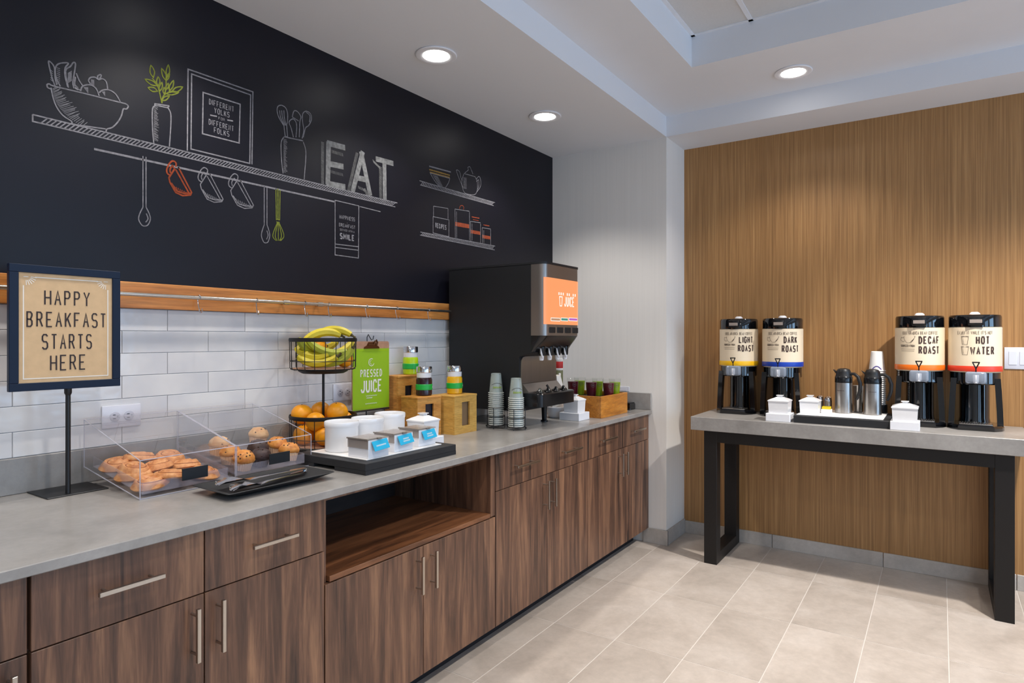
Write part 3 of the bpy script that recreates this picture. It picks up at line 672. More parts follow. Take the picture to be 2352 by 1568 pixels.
# ------------------------------------------------------------------ breakfast sign
SX, SY = 0.832, 2.170
t = thing('sign_stand', 'navy framed kraft sign on a black pole reading happy breakfast starts here', 'sign', (SX, SY, CT))
MB().box(-0.062, 0.104, -0.022, 0.126, 0.0, 0.004, 0.0015).build('base', 'black_metal', t)
MB().tube([(0, 0, 0.004), (0, 0, 0.30)], 0.0068, 12).lathe([(0.0068, 0.298), (0.010, 0.305), (0.010, 0.322)], 12).build('pole', 'black_metal', t)
X0, X1, Z0, Z1 = 0.683 - SX, 0.974 - SX, 1.186 - CT, 1.548 - CT
B = 0.023
fr = MB()
for a in ((X0, X1, Z0, Z0 + B), (X0, X1, Z1 - B, Z1), (X0, X0 + B, Z0 + B, Z1 - B), (X1 - B, X1, Z0 + B, Z1 - B)): fr.box(a[0], a[1], -0.011, 0.006, a[2], a[3], 0.0012)
fr.build('frame', 'navy_frame', t)
sp = MB().box(X0 + B, X1 - B, -0.006, 0.004, Z0 + B, Z1 - B).build('panel', 'kraft', t)
PY_ = SY - 0.0066
def ps(x, z): return (x - SX, -0.0066, z - CT)
def q3(x, y): p = on_y(x / 2.6133, 580 + y / 2.6133, PY_); return p.x, p.z
m_ = MB()
for s_, xa, xb, ya, yb_ in (('HAPPY', 265, 540, 230, 320), ('BREAKFAST', 158, 637, 358, 449), ('STARTS', 250, 552, 488, 580), ('HERE', 300, 515, 612, 706)):
    xl, zb = q3(xa, yb_); xr, zt = q3(xb, ya); W = xr - xl; h_ = abs(q3((xa + xb) / 2, ya)[1] - q3((xa + xb) / 2, yb_)[1]); n = len(s_)
    g = W * 0.30 / n; lw = (W - g * (n - 1)) / n
    text(m_, s_, (xl + xr) / 2, q3((xa + xb) / 2, yb_)[1], h_, lw, g, 0.0040, ps)
m_.build('lettering', 'ink', sp, ang=0, label='thin dark capital letters')
m_ = MB(); a, b, c_, d = 0.683 + B + 0.012, 0.974 - B - 0.012, 1.186 + B + 0.012, 1.548 - B - 0.012
m_.strip([(a, d - 0.025), (a, c_), (b, c_), (b, d - 0.025)], 0.0028, ps); m_.strip([(a + 0.028, d), (b - 0.028, d)], 0.0028, ps)
for q, cx_ in ((1, a), (-1, b)):
    m_.strip([(cx_, d), (cx_ + q * 0.012, d)], 0.002, ps)
    for k in range(6):
        an = R(-8 - 16 * k); m_.strip([(cx_ + q * 0.006 + q * 0.012 * math.cos(an), d + 0.002 + 0.012 * math.sin(an)), (cx_ + q * 0.006 + q * 0.026 * math.cos(an), d + 0.002 + 0.026 * math.sin(an))], 0.002, ps)
m_.build('border', 'white_ink', sp, ang=0)

# ------------------------------------------------------------------ wall outlets and switches
def outlet(x0, x1, z0, z1, label):
    t = thing('wall_outlet', label, 'outlet', (x0, WY, z0)); W, Hh = x1 - x0, z1 - z0
    pl = MB().box(0, W, -0.007, -0.0005, 0, Hh, 0.002, 2).build('plate', 'outlet_white', t)
    for cx_ in (W * 0.32, W * 0.68):
        MB(Matrix.Translation((cx_, -0.007, Hh / 2)) @ Matrix.Rotation(R(90), 4, 'X')).lathe([(0.0165, -0.001), (0.0165, 0.0015), (0.015, 0.002)], 20).build('socket', 'socket_grey', t)
        MB().box(cx_ - 0.007, cx_ + 0.001, -0.0096, -0.0085, Hh / 2 + 0.005, Hh / 2 + 0.0072).box(cx_ - 0.007, cx_ + 0.002, -0.0096, -0.0085, Hh / 2 - 0.0072, Hh / 2 - 0.005).box(cx_ + 0.006, cx_ + 0.010, -0.0096, -0.0085, Hh / 2 - 0.002, Hh / 2 + 0.002).build('slot', 'slot_dark', t)
outlet(0.984, 1.108, 1.035, 1.110, 'white double wall outlet on the subway tile above the pastry bin')
outlet(1.955, 2.078, 1.045, 1.125, 'white double wall outlet half hidden by the lime clipboard')
t = thing('wall_outlet', 'white wall plate low on the return wall behind the wooden crate', 'outlet', (FX, 1.72, 0.979))
MB().box(-0.006, -0.0005, 0, 0.115, 0, 0.034, 0.002).build('plate', 'outlet_white', t); MB().box(-0.008, -0.0055, 0.02, 0.095, 0.004, 0.026, 0.001).build('socket', 'outlet_white', t)
t = thing('switch_plate', 'white double rocker switch plate on the veneer wall by the hot water server', 'switch', (BX - 0.006, -0.284, 1.172))
MB().box(-0.006, -0.0003, -0.16, 0, 0, 0.116, 0.002, 2).build('plate', 'switch_white', t)
for k in range(3): MB().box(-0.0085, -0.005, -0.046 * k - 0.052, -0.046 * k - 0.018, 0.022, 0.094, 0.0015).build('rocker', 'switch_white', t)

# ------------------------------------------------------------------ clear pastry bins
BY0, BD, TILT = 1.922, 0.362, 0.054
def bin_box(x0, W, label):
    t = thing('pastry_bin', label, 'display bin', (x0, BY0, CT)); th = 0.004
    side = [(0, 0), (BD, TILT), (BD, 0.207), (0, 0.114)]
    MB().prism(side, 'x', 0, th).build('side_panel', 'acrylic', t, ang=0); MB().prism(side, 'x', W - th, W).build('side_panel', 'acrylic', t, ang=0)
    MB().box(th, W - th, 0, th, 0, 0.114).build('front_panel', 'acrylic', t, ang=0); MB().box(th, W - th, BD - th, BD, TILT, 0.207).build('back_panel', 'acrylic', t, ang=0)
    k = TILT / BD
    MB().prism([(th, th * k), (BD - th, TILT - th * k), (BD - th, TILT - th * k + 0.005), (th, th * k + 0.005)], 'x', th, W - th).build('floor_panel', 'acrylic', t, ang=0)
    sl = (0.207 - 0.114) / BD
    ld = MB().prism([(0.0, 0.1145), (BD, 0.2075), (BD, 0.2115), (0.0, 0.1185)], 'x', 0.001, W - 0.001).build('lid', 'acrylic', t, ang=0)
    MB(Matrix.Translation((W * 0.5, 0.05, 0.1185 + 0.05 * sl))).lathe([(0.006, 0), (0.006, 0.012), (0.012, 0.016), (0.012, 0.022), (0.004, 0.025)], 16).build('knob', 'acrylic', ld)
    MB().box(0.01, 0.03, BD - 0.03, BD - 0.012, 0, TILT - 0.006).box(W - 0.03, W - 0.01, BD - 0.03, BD - 0.012, 0, TILT - 0.006).build('foot', 'acrylic', t, ang=0)
    e = 0.0016; ed = MB()
    for xx in (e, W - e):
        ed.tube([(xx, e, 0), (xx, e, 0.114)], e, 6).tube([(xx, e, 0.114), (xx, BD - e, 0.207)], e, 6).tube([(xx, e, e), (xx, BD - e, TILT + e)], e, 6).tube([(xx, BD - e, TILT), (xx, BD - e, 0.207)], e * 0.8, 6)
    ed.tube([(e, e, 0.114), (W - e, e, 0.114)], e, 6).tube([(e, e, e), (W - e, e, e)], e, 6).tube([(e, BD - e, 0.207), (W - e, BD - e, 0.207)], e * 0.7, 6)
    ed.build('edge', 'acrylic_edge_highlight', t)  # pale tubes paint the bright highlights along the sheet edges
    tr = MB(); a, b = 0.016, W - 0.016; y0, y1 = 0.02, BD - 0.03
    def zz(y): return y * k + 0.0068
    tr.prism([(y0, zz(y0)), (y1, zz(y1)), (y1, zz(y1) + 0.003), (y0, zz(y0) + 0.003)], 'x', a, b)
    for xx in (a, b - 0.002): tr.prism([(y0, zz(y0)), (y1, zz(y1)), (y1, zz(y1) + 0.034), (y0, zz(y0) + 0.034)], 'x', xx, xx + 0.002)
    tr.box(a, b, y0, y0 + 0.002, zz(y0), zz(y0) + 0.034).build('inner_tray', 'tray_clear', t, ang=0)
    return t
bin_box(0.919, 0.303, 'clear acrylic bin of round danish pastries beside the sign pole'); bin_box(1.2235, 0.302, 'clear acrylic bin of muffins beside the fruit basket')
KT = TILT / BD
def on_bin(u, v, h):                                               # point on the sloping bin tray, h above it
    r = ray(u, v); z0 = CT + 0.0105 + h
    tt = (z0 - BY0 * KT - CAMH) / (r[2] - r[1] * KT); return Vector((r[0] * tt, r[1] * tt, CAMH + r[2] * tt))
def q4(x, y): return 180 + x / 3.794, 900 + y / 3.794
def pastry_mesh(seed):
    rnd = random.Random(seed); n, m = 36, 12; Rr = 0.0515; vs = [(0, 0, 0.026)]; fs = []; ph = rnd.uniform(0, 6.28)
    for i in range(1, m + 1):
        q = i / m
        for j in range(n):
            a = 2 * math.pi * j / n; rr = Rr * q * (1 + 0.04 * math.sin(2 * a + ph) + 0.012 * math.sin(5 * a + ph * 2))
            sp_ = math.sin(2 * math.pi * (q * 2.6) - a + ph)
            h = 0.021 * (1 - q ** 5) + 0.0034 * sp_ * (1 - q ** 6) + 0.005
            vs.append((rr * math.cos(a), rr * math.sin(a), max(0.004, h)))
    for j in range(n): fs.append((0, 1 + j, 1 + (j + 1) % n))
    for i in range(m - 1):
        for j in range(n): a, b = 1 + i * n + j, 1 + i * n + (j + 1) % n; fs.append((a, a + n, b + n, b))
    k = len(vs); vs += [(v[0] * 0.93, v[1] * 0.93, 0.0) for v in vs[-n:]]
    for j in range(n): a, b = 1 + (m - 1) * n + j, 1 + (m - 1) * n + (j + 1) % n; fs.append((a, k + j, k + (j + 1) % n, b))
    fs.append(tuple(k + j for j in range(n)))
    return vs, fs
PASTRIES = [(785, 548, 0, 'round danish pastry at the back of the bin, farthest from the sign'), (520, 585, 0, 'round danish pastry at the back of the bin, middle of three'), (285, 625, 0, 'round danish pastry at the back corner nearest the sign pole'),
            (930, 622, 0, 'round danish pastry just behind the black tag on the pastry bin'), (695, 660, 0, 'round danish pastry in the very middle of the pastry bin'), (365, 715, 0, 'round danish pastry against the bin side facing the sign pole'),
            (600, 800, 0, 'round danish pastry at the front corner of the bin by the sign'), (845, 765, 0, 'round danish pastry at the front, left of the black tag'), (1105, 700, 0, 'round danish pastry at the front, half hidden by the black tag'), (480, 690, 0.013, 'round danish pastry lying on top of two others near the sign')]
pm = [pastry_mesh(s_) for s_ in range(3)]
placed = []
for i, (x, y, up, lb) in enumerate(PASTRIES):
    p = on_bin(*q4(x, y), 0.015); p.x = min(max(p.x, 0.919 + 0.064), 1.222 - 0.064); p.y = min(max(p.y, BY0 + 0.068), BY0 + BD - 0.085)
    zz_ = CT + 0.0105 + (p.y - BY0) * KT + up + (0.012 if i % 3 == 1 else 0.0)
    o = MB().add(*pm[i % 3]).build('danish_pastry', 'pastry', ang=60); o.location = (p.x, p.y, zz_); o.rotation_euler = (math.atan(KT), 0, random.uniform(0, 6))
    ph = random.Random(i % 3).uniform(0, 6.28)
    sw = []
    for k in range(46):
        q = 0.12 + 0.76 * k / 45; a = 2 * math.pi * 2.6 * q + ph + math.pi / 2; rr = 0.0515 * q * (1 + 0.04 * math.sin(2 * a + ph) + 0.012 * math.sin(5 * a + ph * 2))
        sw.append((rr * math.cos(a), rr * math.sin(a), 0.021 * (1 - q ** 5) - 0.0034 * (1 - q ** 6) + 0.0052))
    MB().tube(sw, 0.0017, 5).build('cinnamon_swirl', 'cinnamon', o)
    s_ = random.uniform(0.95, 1.05); o.scale = (s_, s_, s_); tag(o, 'golden ' + lb, 'pastry', 'danish pastries in the clear bin')
def muffin(x, y, mt, wm, label, sc=1.0, up=0.0):
    p = on_bin(*q4(x, y), 0.035); p.x = min(max(p.x, 1.2235 + 0.055), 1.5255 - 0.055); p.y = min(max(p.y, BY0 + 0.06), BY0 + BD - 0.07)
    t = thing('muffin', label, 'muffin', (p.x, p.y, CT + 0.0105 + (p.y - BY0) * KT + up), random.uniform(0, 6), 'muffins in the clear bin'); sc *= 1.1; t.scale = (sc, sc, sc); t.rotation_euler[0] = math.atan(KT)
    n = 48; rs = []
    for r_, z in ((0.0225, 0), (0.025, 0.012), (0.029, 0.030)): rs.append([((r_ + (0.0014 if j % 2 else -0.0006)) * math.cos(2 * math.pi * j / n), (r_ + (0.0014 if j % 2 else -0.0006)) * math.sin(2 * math.pi * j / n), z) for j in range(n)])
    MB().rings(rs).build('wrapper', wm, t, ang=10)
    rnd = random.Random(hash(label) % 1000); n, mm = 24, 9; rs = []
    for i in range(mm):
        q = i / (mm - 1); rr = 0.0345 * math.cos(q * 1.45) ** 0.7 if q > 0.12 else 0.0345 * (0.86 + q * 1.1); z = 0.026 + 0.034 * math.sin(q * 1.5)
        rs.append([(rr * (1 + rnd.uniform(-.05, .05)) * math.cos(2 * math.pi * j / n), rr * (1 + rnd.uniform(-.05, .05)) * math.sin(2 * math.pi * j / n), z + rnd.uniform(-.0012, .0012)) for j in range(n)])
    MB().rings(rs).build('crown', mt, t, ang=70)
    ch = MB()
    for k in range(12):
        a = rnd.uniform(0, 6.28); q = rnd.uniform(0.2, 0.85); rr = 0.0345 * math.cos(q * 1.45) ** 0.7
        ch.ball((rr * math.cos(a), rr * math.sin(a), 0.026 + 0.034 * math.sin(q * 1.5)), 0.0026, 6, 4)
    o = ch.build('crumbs', 'crumb_dark', t); o['kind'] = 'stuff'
muffin(1600, 400, 'muffin_pale', 'muffin_paper', 'pale muffin at the very back of the muffin bin', 1.0, 0.012); muffin(1215, 478, 'muffin_pale', 'muffin_paper', 'pale muffin at the back of the bin beside the pastries', 1.0, 0.006)
muffin(1318, 545, 'muffin_gold', 'muffin_paper', 'golden muffin in the middle beside the pastry bin', 1.0); muffin(1462, 600, 'muffin_gold', 'muffin_paper', 'golden muffin at the front with its pale pleated wrapper showing', 1.0)
muffin(1560, 500, 'muffin_choc', 'choc_paper', 'dark chocolate muffin behind another chocolate muffin', 1.0, 0.004); muffin(1650, 590, 'muffin_choc', 'choc_paper', 'dark chocolate muffin right behind the black tag', 0.95); muffin(1735, 470, 'muffin_gold', 'muffin_paper', 'golden muffin with dark specks behind the black tag', 1.0, 0.004); muffin(1890, 530, 'muffin_gold', 'muffin_paper', 'golden muffin at the end of the bin nearest the fruit basket', 1.0)
for (xa, ya, xb, yb_), lb, xx in (((880, 690, 1125, 660), 'black label holder clipped on the front of the pastry bin', 0.919), ((1640, 560, 1838, 535), 'black label holder clipped on the front of the muffin bin', 1.2235)):
    u0, v0 = q4(xa + 20, ya); u1, v1 = q4(xb, yb_); y_ = BY0 - 0.0005; a, b = on_y(u0, v0, y_), on_y(u1, v1, y_); zc_ = (a.z + b.z) / 2
    t = thing('label_holder', lb, 'label holder', (a.x, y_, zc_ - 0.014))
    MB().box(0, b.x - a.x, -0.004, -0.0002, -0.014, 0.020, 0.0008).build('plate', 'tag_black', t); MB().box(0, b.x - a.x, -0.004, 0.0, 0.0195, 0.0225).build('lip', 'tag_black', t)

# ------------------------------------------------------------------ black platter with tongs
PCX, PCY = 1.238, 1.778
t = thing('serving_platter', 'rectangular black platter holding steel tongs in front of the bins', 'platter', (PCX, PCY, CT), R(-1))
def rect(a, b, z, c=0.012, n=4):
    out = []
    for qx, qy, s0 in ((1, 1, 0), (-1, 1, 90), (-1, -1, 180), (1, -1, 270)):
        for k in range(n): an = R(s0 + 90 * k / (n - 1)); out.append((qx * (a - c) + c * math.cos(an), qy * (b - c) + c * math.sin(an), z))
    return out
MB().rings([rect(0.135, 0.055, 0.0), rect(0.192, 0.100, 0.022), rect(0.190, 0.098, 0.024), rect(0.138, 0.058, 0.006)]).build('dish', 'matte_black', t)
t = thing('serving_tongs', 'polished steel serving tongs lying on the black platter', 'tongs', (PCX, PCY, CT + 0.012), R(4))
def arm(sy, zoff):
    prof = [(-0.152, 0.010, 0.034), (-0.142, 0.024, 0.032), (-0.115, 0.031, 0.030), (-0.085, 0.027, 0.029), (-0.055, 0.016, 0.026), (-0.02, 0.013, 0.020), (0.04, 0.013, 0.014), (0.10, 0.014, 0.008), (0.142, 0.014, 0.003), (0.154, 0.011, 0.0)]
    rs = []
    for x, w_, dy in prof:
        n = 12; cz = zoff + (0.006 * math.cos((x + 0.11) * 20) if x < -0.05 else 0.004); dish = 0.009 if -0.148 < x < -0.08 else 0.0
        rs.append([(x, sy * dy + w_ * math.cos(2 * math.pi * j / n), cz + 0.0016 * math.sin(2 * math.pi * j / n) + dish * math.cos(2 * math.pi * j / n) ** 2) for j in range(n)])
    return MB().rings(rs)
arm(1, 0.012).build('arm', 'chrome', t, ang=60); arm(-1, 0.004).build('arm', 'chrome', t, ang=60)
MB().tube([(0.150, -0.004, 0.006), (0.160, 0, 0.010), (0.150, 0.004, 0.014)], 0.004, 8).build('spring', 'chrome', t)

# ------------------------------------------------------------------ two tier fruit basket
FXC, FYC, FR = 1.772, 2.157, 0.137
t = thing('fruit_basket', 'two tier black wire fruit basket in front of the tiles', 'fruit basket', (FXC, FYC, CT))
def tier(z0, z1, nm):
    m_ = MB(); nw = 20
    MB().lathe([(FR, z1 - 0.016), (FR + 0.002, z1 - 0.008), (FR, z1), (FR - 0.003, z1), (FR - 0.003, z1 - 0.016)], 48, cap0=False, cap1=False).build('rim', 'bronze_metal', t)
    for k in range(nw):
        a = 2 * math.pi * k / nw; ca, sa = math.cos(a), math.sin(a)
        m_.tube([((FR - 0.002) * ca, (FR - 0.002) * sa, z1 - 0.006), ((FR - 0.004) * ca, (FR - 0.004) * sa, z0 + 0.008), ((FR - 0.012) * ca, (FR - 0.012) * sa, z0), (0.05 * ca, 0.05 * sa, z0)], 0.0016, 6)
    for rr, z in ((FR - 0.003, z0 + 0.036), (FR - 0.006, z0 + 0.003)):
        m_.tube([(rr * math.cos(2 * math.pi * j / 40), rr * math.sin(2 * math.pi * j / 40), z) for j in range(40)], 0.0018, 6, True)
    m_.build('wire_cage', 'bronze_metal', t)
    MB().lathe([(FR - 0.012, z0 + 0.002), (FR - 0.012, z0 + 0.006)], 36).build('base_plate', 'clip_brown', t)
tier(0.020, 0.150, 'lower'); tier(0.338, 0.470, 'upper')
MB().tube([(0, 0, 0.0), (0, 0, 0.338)], 0.0055, 10).build('pole', 'bronze_metal', t)
MB().lathe([(0.085, 0.322), (0.10, 0.330), (0.104, 0.337)], 36).build('collar', 'bronze_metal', t)
MB().lathe([(0.10, 0.0), (0.105, 0.012), (0.10, 0.020)], 36).build('foot', 'bronze_metal', t)
def orange(x, y, z, r_, lb):
    n, mm = 20, 14; rs = []
    for i in range(1, mm):
        a = math.pi * i / mm; dm = 1 - 0.05 * math.exp(-((math.pi - a) / 0.25) ** 2)
        rs.append([(r_ * math.sin(a) * math.cos(2 * math.pi * j / n), r_ * math.sin(a) * math.sin(2 * math.pi * j / n), -r_ * 0.96 * dm * math.cos(a)) for j in range(n)])
    o = thing('orange', lb, 'orange', (x, y, z), random.uniform(0, 6), 'oranges in the fruit basket'); o.rotation_euler[0] = random.uniform(-0.6, 0.6)
    MB().rings(rs).build('peel', 'orange_peel', o, ang=80); MB().lathe([(0.0035, 0), (0.002, 0.002)], 6, (0, 0, r_ * 0.91)).build('stem_end', 'banana_tip', o)
zt = CT + 0.026
for k, lb in enumerate(('orange low in the lower tier at its right side', 'orange low at the rear of the lower tier', 'orange low in the lower tier at its left side', 'orange low at the front of the lower tier by the pastry bins', 'orange low at the front of the lower tier by the white crock')):
    a = R(20 + 72 * k); orange(FXC + 0.084 * math.cos(a), FYC + 0.084 * math.sin(a), zt + 0.044, 0.043, 'whole ' + lb)
for a, b, z, r_, lb in ((-0.086, -0.008, 1.020, 0.0435, 'orange heaped at the left rim of the lower tier'), (-0.012, 0.066, 1.024, 0.041, 'orange peeking up behind the basket pole'), (0.056, -0.018, 1.024, 0.045, 'largest bright orange heaped right of the basket pole'), (-0.030, -0.080, 0.996, 0.040, 'orange low between the two heaped oranges at the front rim'), (0.088, 0.052, 0.985, 0.036, 'orange showing only its top at the right rim of the lower tier')):
    orange(FXC + 0.773 * a + 0.635 * b, FYC - 0.635 * a + 0.773 * b, z, r_, 'whole ' + lb)
orange(FXC + 0.060, FYC - 0.062, CT + 0.344 + 0.036, 0.036, 'orange lying among the bananas in the upper tier'); orange(FXC - 0.01, FYC + 0.02, CT + 0.344 + 0.088, 0.036, 'orange behind the bananas in the middle of the upper tier')
def banana(c, rz, tilt, roll, L, mt, lb):
    t = thing('banana', lb, 'banana', c, rz, 'bananas in the fruit basket'); t.rotation_euler = (roll, tilt, rz)
    n = 14; Rb = L * 0.75; pts = []; rad = []
    for i in range(n):
        q = i / (n - 1); a = (q - 0.5) * L / Rb; pts.append((Rb * math.sin(a), 0, Rb * (1 - math.cos(a)))); rad.append(0.0185 * (0.35 + 0.65 * math.sin(math.pi * (0.12 + 0.78 * q)) ** 0.6))
    MB().tube(pts, rad, 7).build('peel', mt, t, ang=50)
    e = Vector(pts[-1]); d = (e - Vector(pts[-2])).normalized(); MB().tube([e, e + d * 0.012, e + d * 0.022 + Vector((0, 0, 0.002))], [rad[-1] * 0.7, 0.0045, 0.0055], 6).build('stem', 'banana_tip', t)
    e = Vector(pts[0]); d = (e - Vector(pts[1])).normalized(); MB().tube([e, e + d * 0.006], [rad[0] * 0.75, 0.003], 6).build('tip', 'banana_tip', t)
bz = CT + 0.344
banana((FXC - 0.035, FYC - 0.060, bz + 0.068), R(-38), R(16), R(-12), 0.17, 'banana_green', 'greenish banana across the middle front of the upper tier')
banana((FXC - 0.072, FYC - 0.010, bz + 0.050), R(-62), R(10), R(-20), 0.15, 'banana_peel', 'yellow banana standing against the left wires of the upper tier')
banana((FXC - 0.06, FYC - 0.035, bz + 0.022), R(-52), R(0), R(-6), 0.17, 'banana_peel', 'yellow banana low at the front left of the upper tier')
banana((FXC + 0.005, FYC - 0.085, bz + 0.030), R(-40), R(-22), R(8), 0.16, 'banana_green', 'greenish banana slanting up across the front of the upper tier')
banana((FXC + 0.040, FYC - 0.040, bz + 0.060), R(-30), R(-20), R(-10), 0.17, 'banana_peel', 'yellow banana slanting up above the greenish one')
banana((FXC - 0.050, FYC + 0.02, bz + 0.075), R(10), R(14), R(0), 0.17, 'banana_green', 'greenish banana lying across the left of the upper tier')
banana((FXC + 0.02, FYC + 0.06, bz + 0.070), R(-20), R(-6), R(0), 0.19, 'banana_peel', 'yellow banana lying at the rear of the upper tier')
banana((FXC - 0.015, FYC + 0.0, bz + 0.148), R(-24), R(-12), R(180), 0.17, 'banana_peel', 'yellow banana arching over the rim at the left top of the heap')
banana((FXC + 0.045, FYC - 0.005, bz + 0.160), R(-48), R(-4), R(180), 0.16, 'banana_peel', 'topmost yellow banana arching highest over the rim')

# ------------------------------------------------------------------ clipboard sign
CY_ = 2.222
t = thing('clipboard_sign', 'lime green pressed juice menu on a brown clipboard', 'sign', (2.105, CY_, CT))
bx0, bx1, bz0, bz1 = 1.988 - 2.105, 2.222 - 2.105, 1.002 - CT, 1.322 - CT
out_ = rect((bx1 - bx0) / 2, (bz1 - bz0) / 2, 0, 0.012)
MB().rings([[(p[0] + (bx0 + bx1) / 2, y_, p[1] + (bz0 + bz1) / 2) for p in out_] for y_ in (0.0, 0.004)]).build('board', 'clip_brown', t)
pp = MB().box(bx0 + 0.002, bx1 - 0.002, -0.0018, -0.0002, bz0 + 0.002, bz1 - 0.034).build('sheet', 'lime_card', t)
def pc(x, z): return (x - 2.105, -0.0024, z - CT)
def q5(x, y): p = on_y(780 + x / 7.469, 750 + y / 7.469, CY_ - 0.0024); return p.x, p.z
m_ = MB()
for s_, xa, xb, ya, yb_, st in (('PRESSED', 356, 727, 730, 862, 0.23), ('JUICE', 360, 724, 905, 1125, 0.20)):
    (xl, z_), (xr, _) = q5(xa, yb_), q5(xb, yb_); h_ = q5((xa + xb) / 2, ya)[1] - q5((xa + xb) / 2, yb_)[1]; n = sum(letter_w(c_) for c_ in s_); W = xr - xl; g = W * 0.035; lw = (W - g * (len(s_) - 1)) / n
    text(m_, s_, (xl + xr) / 2, q5((xa + xb) / 2, yb_)[1], h_, lw, g, lw * (0.30 if s_ == 'PRESSED' else 0.30), pc)
cx_, cz_ = q5(545, 610)
m_.strip([(cx_ + 0.017 * math.cos(R(a)), cz_ + 0.017 * math.sin(R(a))) for a in range(60, 341, 20)], 0.003, pc); m_.strip([(cx_ + 0.009 * math.cos(R(a)), cz_ + 0.009 * math.sin(R(a))) for a in range(90, 300, 20)], 0.002, pc)
for k, (xa, xb, y_) in enumerate(((450, 640, 1190), (460, 560, 1225), (440, 640, 1325))):
    (xl, z_), (xr, _) = q5(xa, y_), q5(xb, y_); n = 14; m_.strip([(xl + (xr - xl) * i / n, z_ + 0.0022 * (-1) ** i) for i in range(n + 1)], 0.0016, pc)
m_.build('lettering', 'white_ink', pp, ang=0)
m_ = MB(); a, b, c_, d = 1.988 + 0.010, 2.222 - 0.010, 1.002 + 0.012, 1.322 - 0.044
m_.strip([(a, c_), (b, c_), (b, d), (a, d), (a, c_)], 0.0018, pc); m_.build('border', 'juice_lime', pp, ang=0)
cl = MB().prism([(-0.048, bz1 - 0.034), (0.048, bz1 - 0.034), (0.045, bz1 - 0.026), (0.028, bz1 - 0.018), (0.020, bz1 - 0.004), (-0.020, bz1 - 0.004), (-0.028, bz1 - 0.018), (-0.045, bz1 - 0.026)], 'y', -0.006, -0.002).build('clip', 'brass_dark', t)
MB().tube([(0.010, -0.006, bz1 - 0.018), (0.014, -0.012, bz1 + 0.002), (0.022, -0.012, bz1 + 0.006), (0.030, -0.010, bz1 - 0.006), (0.028, -0.006, bz1 - 0.02)], 0.004, 8).tube([(-0.026, -0.006, bz1 - 0.015), (0.026, -0.006, bz1 - 0.015)], 0.0045, 8).build('spring_lever', 'brass_dark', t)
MB().tube([(-0.022, 0.004, bz1 - 0.004), (-0.022, 0.004, bz1 + 0.020), (-0.014, 0.004, bz1 + 0.032), (-0.006, 0.004, bz1 + 0.020), (0.002, 0.0, bz1 + 0.006), (0.012, 0.0, bz1 + 0.010), (0.016, 0.0, bz1 + 0.026)], 0.0022, 8).build('wire_hook', 'black_metal', t)
MB().box(-0.105, 0.105, -0.03, 0.05, 0, 0.004, 0.001).tube([(-0.02, 0.012, 0.004), (-0.02, 0.012, bz0)], 0.003, 8).box(-0.11, 0.11, -0.010, 0.012, bz0 - 0.006, bz0 - 0.0005).build('stand', 'black_metal', t)
# ------------------------------------------------------------------ wooden display boxes and juice jars
def display_box(loc, rz, W, D, Hh, mt, inner, label, win=(0.33, 0.68, 0.20, 0.82)):
    t = thing('display_box', label, 'wooden box', loc, rz, 'wooden riser boxes'); th = 0.008; zt_ = Hh - 0.010
    MB().box(0, th, 0.010, D, 0, zt_).build('side', mt, t, ang=0); MB().box(W - th, W, 0.010, D, 0, zt_).build('side', mt, t, ang=0)
    MB().box(th, W - th, D - th, D, 0, zt_).box(th, W - th, 0.010, D - th, 0, 0.006).build('back', mt, t, ang=0)
    a, b, c_, d = win[0] * W, win[1] * W, win[2] * Hh, win[3] * Hh
    MB().box(0, a, 0, 0.010, 0, zt_).box(b, W, 0, 0.010, 0, zt_).box(a, b, 0, 0.010, 0, c_).box(a, b, 0, 0.010, d, zt_).build('front', mt, t, ang=0)
    MB().box(-0.002, W + 0.002, -0.002, D + 0.002, zt_, Hh, 0.0015).build('lid', mt, t)
    MB().box(a - 0.004, b + 0.004, 0.014, 0.018, c_ - 0.004, d + 0.004).build('pane', inner, t, ang=0)
    return t
plain('pane_dark', (34, 40, 54), 0.15); plain('pane_brown', (128, 104, 78), 0.3)
display_box((2.384, 1.945, CT), 0, 0.176, 0.145, 0.189, 'box_wood_pale', 'pane_brown', 'pale wooden riser box under the orange juice jar')
display_box((2.222, 2.036, CT), R(-10), 0.142, 0.128, 0.189, 'box_wood', 'pane_dark', 'turned wooden riser box under the purple juice jar')
display_box((2.262, 2.200, CT), 0, 0.150, 0.092, 0.284, 'box_wood', 'pane_dark', 'tall wooden riser box under the lime juice jar')
def jar(loc, jm, label):
    t = thing('juice_jar', label, 'jar', loc, 0, 'juice jars on the wooden boxes')
    MB().lathe([(0.034, 0), (0.0385, 0.004), (0.0390, 0.078), (0.036, 0.086), (0.0345, 0.090)], 28).build('body', jm, t)
    MB().lathe([(0.0355, 0.088), (0.0360, 0.090), (0.0360, 0.112), (0.0345, 0.114)], 28).build('collar', 'white_plastic', t)
    MB().lathe([(0.0370, 0.112), (0.0385, 0.114), (0.0385, 0.138), (0.0365, 0.142), (0.030, 0.1425)], 28).build('lid', 'chrome', t)
    b = MB().lathe([(0.0395, 0.028), (0.0412, 0.030), (0.0412, 0.054), (0.0395, 0.056)], 28, cap0=False, cap1=False).build('band', 'green_band', t)
    m_ = MB()
    for k in range(9):
        a = R(-62 + 5 * k); m_.box(-0.0012, 0.0012, -0.0002, 0.0002, -0.003, 0.003 + (0.003 if k % 3 == 0 else 0))
        q = len(m_.v) - 8; M_ = Matrix.Translation((0.0416 * math.cos(a), 0.0416 * math.sin(a), 0.041)) @ Matrix.Rotation(a - R(90) + math.pi, 4, 'Z')
        m_.v[q:] = [tuple(M_ @ Vector(v)) for v in m_.v[q:]]
    m_.build('print', 'white_ink', b, ang=0)
jar((x_at(943, 2.246), 2.246, CT + 0.284), 'juice_lime', 'lime juice jar with steel lid on the tall rear box')
